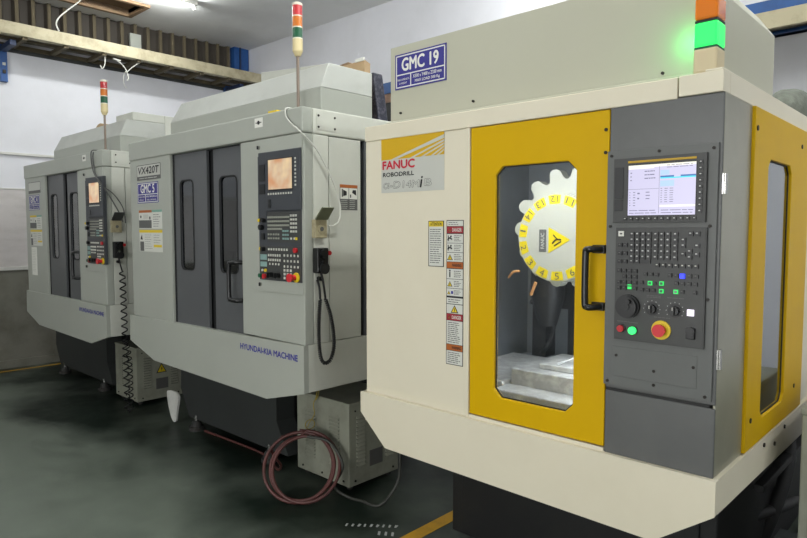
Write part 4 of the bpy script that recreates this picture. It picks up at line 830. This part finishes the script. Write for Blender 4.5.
# ================================================================= TRANSFORMER BOXES
def cabinet(x0, x1, y0, y1, h, label, sticker):
    t = thing('transformer_box', ((x0 + x1) / 2, (y0 + y1) / 2, 0), label, 'electrical box', 'vented grey transformer boxes')
    m = MB().box(x0, x1, y0, y1, .03, h, 'box_grey').box(x0 - .004, x1 + .006, y0 - .004, y1, h - .012, h + .004, 'box_grey')
    m.build('housing', t, .004)
    w_ = x1 - x0
    for cx in (x0 + w_ * .28, x0 + w_ * .74):
        m = MB()
        for k in range(14):
            z = .14 + (h - .25) * k / 13
            m.hexa([(cx - w_ * .09, y0, z), (cx + w_ * .09, y0, z), (cx + w_ * .09, y0 - .014, z), (cx - w_ * .09, y0 - .014, z)], [(cx - w_ * .09, y0, z + .012), (cx + w_ * .09, y0, z + .012), (cx + w_ * .09, y0 - .0005, z + .012), (cx - w_ * .09, y0 - .0005, z + .012)], 'box_grey').rect('F', y0, cx - w_ * .085, cx + w_ * .085, z - .006, z + .001, 'dark_gap', .0012)
        m.build('front_louvers', t)
    d = y1 - y0
    for cy in (y0 + d * .22, y0 + d * .80):
        m = MB()
        for k in range(13):
            z = .15 + (h - .25) * k / 12
            m.hexa([(x1, cy - d * .08, z), (x1, cy + d * .08, z), (x1 + .014, cy + d * .08, z), (x1 + .014, cy - d * .08, z)], [(x1, cy - d * .08, z + .014), (x1, cy + d * .08, z + .014), (x1 + .0005, cy + d * .08, z + .014), (x1 + .0005, cy - d * .08, z + .014)], 'box_grey').rect('R', x1, cy - d * .075, cy + d * .075, z - .006, z + .001, 'dark_gap', .0012)
        m.build('side_louvers', t)
    MB().rect('R', x1, y0 + d * .40, y0 + d * .66, .12, .22, 'ink_grey', .003).build('name_plate', t)
    if sticker:
        a = y0 + d * .41; h = h - .095; MB().poly('R', x1, [(a, h - .16), (a + .10, h - .16), (a + .05, h - .07)], 'ink', .001).poly('R', x1, [(a + .012, h - .153), (a + .088, h - .153), (a + .05, h - .083)], 'yellow_label', .002) \
            .poly('R', x1, [(a + .055, h - .10), (a + .042, h - .122), (a + .05, h - .122), (a + .045, h - .145), (a + .062, h - .117), (a + .052, h - .117)], 'ink', .003).build('warning_sticker', t)
    if sticker: h += .095
    f = MB().cyl((x0 + .05, y0 + .05), 'z', .02, 0, .03, 'cast_iron', 10).build('foot', t); copies(f, [(w_ - .1, 0, 0), (0, d - .1, 0), (w_ - .1, d - .1, 0)])
    m = MB()
    for u in (x0 + .06, (x0 + x1) / 2, x1 - .05): m.cyl((u, .06), 'y', .007, y0 - .005, y0, 'bolt', 8)
    for u in (y0 + .05, y1 - .05): m.cyl((u, .06), 'x', .007, x1, x1 + .005, 'bolt', 8).cyl((u, h - .05), 'x', .006, x1, x1 + .004, 'bolt', 8)
    m.build('screws', t)
cabinet(-3.31, -2.80, 2.50, 2.93, .545, 'grey louvered metal box behind the coiled reddish hose, near the yellow-doored machine', False)
cabinet(-6.08, -5.62, 2.455, 2.90, .525, 'grey louvered metal box with yellow warning triangle beside the farthest machine', True)

# ================================================================= HOSES, CLOTHS, LOOSE THINGS
H_ = thing('air_hose', (-3.1, 2.3, 0), 'reddish brown air hose coiled upright against the grey louvered box', 'hose')
C0 = Vector((-2.985, 2.27, .186)); U_ = Vector((.76, .65, 0)).normalized(); V_ = Vector((-.36, .40, .84)).normalized()
m = MB()
P = []
for i in range(0, 3 * 36 + 1):
    a = 2 * math.pi * i / 36; k = i / 36
    r = .212 + .010 * math.sin(1.3 * k) - .018 * (k % 2); ctr = C0 + U_ * (-.02 + .03 * k) + Vector((0, -.012 * k, 0))
    P.append(ctr + U_ * (r * 1.02 * math.sin(a)) + V_ * (r * math.cos(a)))
m.tube(P, .010, 'hose_red', 8, smooth=False)
m.build('coil', H_)
e = P[-1]
MB().tube([P[-1] + Vector((0, -.015, 0)), P[-1] + U_ * .14 + V_ * -.03 + Vector((0, -.02, 0)), P[-1] + U_ * .215 + V_ * -.17, (-2.83, 2.41, .06), (-2.74, 2.44, .012), (-2.64, 2.46, .010), (-2.53, 2.48, .010), (-2.50, 2.55, .06), (-2.478, 2.6, .153), (-2.469, 2.6, .292), (-2.46, 2.6, .5)], .009, 'hose_grey', 8).build('loose_end', H_)
MB().tube([C0 - U_ * .12 + V_ * .175, C0 - U_ * .19 + V_ * .08 + Vector((-.01, .02, 0)), (-3.22, 2.30, .12), (-3.36, 2.38, .03), (-3.5, 2.44, .012), (-3.72, 2.51, .012), (-4.123, 2.506, 0.012), (-4.487, 2.488, 0.012)], .009, 'hose_red', 8).build('loose_end', H_)
st = MB().tube([(-3.045, 2.46, .675), (-3.06, 2.47, .60), (-3.08, 2.47, .53), (-3.06, 2.475, .56), (-3.04, 2.47, .62)], .0035, 'string', 5).tube([(-3.06, 2.47, .56), (-3.10, 2.47, .50), (-3.08, 2.46, .44), (-3.105, 2.44, .385), (-3.10, 2.42, .36)], .003, 'string', 5)
st.tube([Vector((-3.10, 2.44, .375)) + Vector((.03 * math.sin(q * .63) * .3, .03 * math.sin(q * .63), .03 * math.cos(q * .63))) for q in range(11)], .003, 'string', 5)
tag(st.build('yellow_string'), 'yellowish string tied round the hose coil, hanging from the middle machine', 'string')
# white cloth at the base of the middle machine
bm_v = []; 
def crumple(name, prof, y0, y1, mt, label, cat, n=9, amp=.012):
    v = []; f = []; k = len(prof)
    for j in range(n):
        t = j / (n - 1)
        for i, (x, z) in enumerate(prof):
            v.append((x + random.uniform(-amp, amp), y0 + (y1 - y0) * t + random.uniform(-amp, amp), max(.002, z + random.uniform(-amp, amp))))
    for j in range(n - 1):
        for i in range(k): f.append((j * k + i, j * k + (i + 1) % k, (j + 1) * k + (i + 1) % k, (j + 1) * k + i))
    f += [tuple(range(k)), tuple((n - 1) * k + i for i in range(k))]
    o = MB().add(v, f, mt, True).build(name); s_ = o.modifiers.new('s', 'SUBSURF'); s_.levels = 1; s_.render_levels = 2
    return tag(o, label, cat)
crumple('rag', [(-4.985, .25), (-4.975, .15), (-4.93, .06), (-4.885, .012), (-4.835, .02), (-4.83, .10), (-4.80, .18), (-4.77, .262), (-4.88, .275), (-4.98, .262)], 2.42, 2.45, 'white_cloth', 'crumpled white rag leaning at the foot of the middle machine', 'rag', 5, .006)
# things on and behind the tops
m = MB().hexa([(-3.30, 2.57, 2.224), (-2.725, 2.57, 2.224), (-2.77, 2.66, 2.224), (-3.30, 2.66, 2.224)], [(-3.30, 2.57, 2.57), (-2.725, 2.57, 2.59), (-2.77, 2.66, 2.59), (-3.30, 2.66, 2.57)], 'cardboard').box(-2.80, -2.722, 2.562, 2.57, 2.582, 2.602, 'paper')
m.hexa([(-3.1, 2.575, 2.57), (-2.84, 2.575, 2.58), (-2.84, 2.61, 2.58), (-3.1, 2.61, 2.57)], [(-3.05, 2.57, 2.588), (-2.87, 2.57, 2.60), (-2.87, 2.60, 2.60), (-3.05, 2.60, 2.588)], 'wood')
tag(m.build('cardboard_box', None, .003), 'open cardboard box standing behind the top cover of the middle machine', 'box')
tag(MB().hexa([(-2.718, 2.61, 2.224), (-2.645, 2.61, 2.224), (-2.645, 2.69, 2.224), (-2.718, 2.69, 2.224)], [(-2.718, 2.61, 2.52), (-2.695, 2.61, 2.52), (-2.695, 2.69, 2.52), (-2.718, 2.69, 2.52)], 'bag_dark').build('printed_bag', None, .01),
    'dark speckled bag leaning behind the right end of the middle machine cover', 'bag')
m = MB(); 
for k in range(9):
    a0 = math.pi * k / 9; a1 = math.pi * (k + 1) / 9
m.prism([(-6.72 + .17 * (1 - math.cos(math.pi * k / 10)), 2.50 + .155 * math.sin(math.pi * k / 10)) for k in range(11)], 'y', 2.56, 2.7, 'cardboard', True)
tag(m.build('cardboard_roll', None, .01), 'brown cardboard roll lying behind the top cover of the farthest machine', 'cardboard')
v = []; f = []; n1, n2 = 14, 9
for j in range(n2):
    for i in range(n1):
        a = 2 * math.pi * i / n1; b = math.pi * (j + .5) / n2
        rr = 1 + random.uniform(-.1, .1)
        v.append((-.80 + .12 * math.sin(b) * math.cos(a) * rr, 3.80 + .30 * math.cos(b), 2.19 + max(-.115, .14 * math.sin(b) * math.sin(a) * rr)))
for j in range(n2 - 1):
    for i in range(n1): f.append((j * n1 + i, j * n1 + (i + 1) % n1, (j + 1) * n1 + (i + 1) % n1, (j + 1) * n1 + i))
f += [tuple(range(n1)), tuple((n2 - 1) * n1 + i for i in range(n1))]
o = MB().add(v, f, 'cloth_grey', True).build('cloth_bundle'); ss = o.modifiers.new('s', 'SUBSURF'); ss.render_levels = 2
tag(o, 'grey cloth bundle lying on top of the yellow-doored machine, toward its back', 'cloth bundle')
# grey cabinet at the right edge
G = thing('metal_cabinet', (-.3, 3.0, 0), 'grey green metal cabinet cut by the right edge of the photo', 'cabinet')
MB().box(-.485, -.1, 2.63, 3.3, .06, .93, 'box_grey').box(-.49, -.09, 2.625, 3.31, .93, .955, 'box_grey').box(-.47, -.12, 2.66, 3.28, 0, .06, 'base_black').build('body', G, .006)
MB().box(-.455, -.13, 2.618, 2.63, .10, .90, 'box_grey').build('door', G, .003)
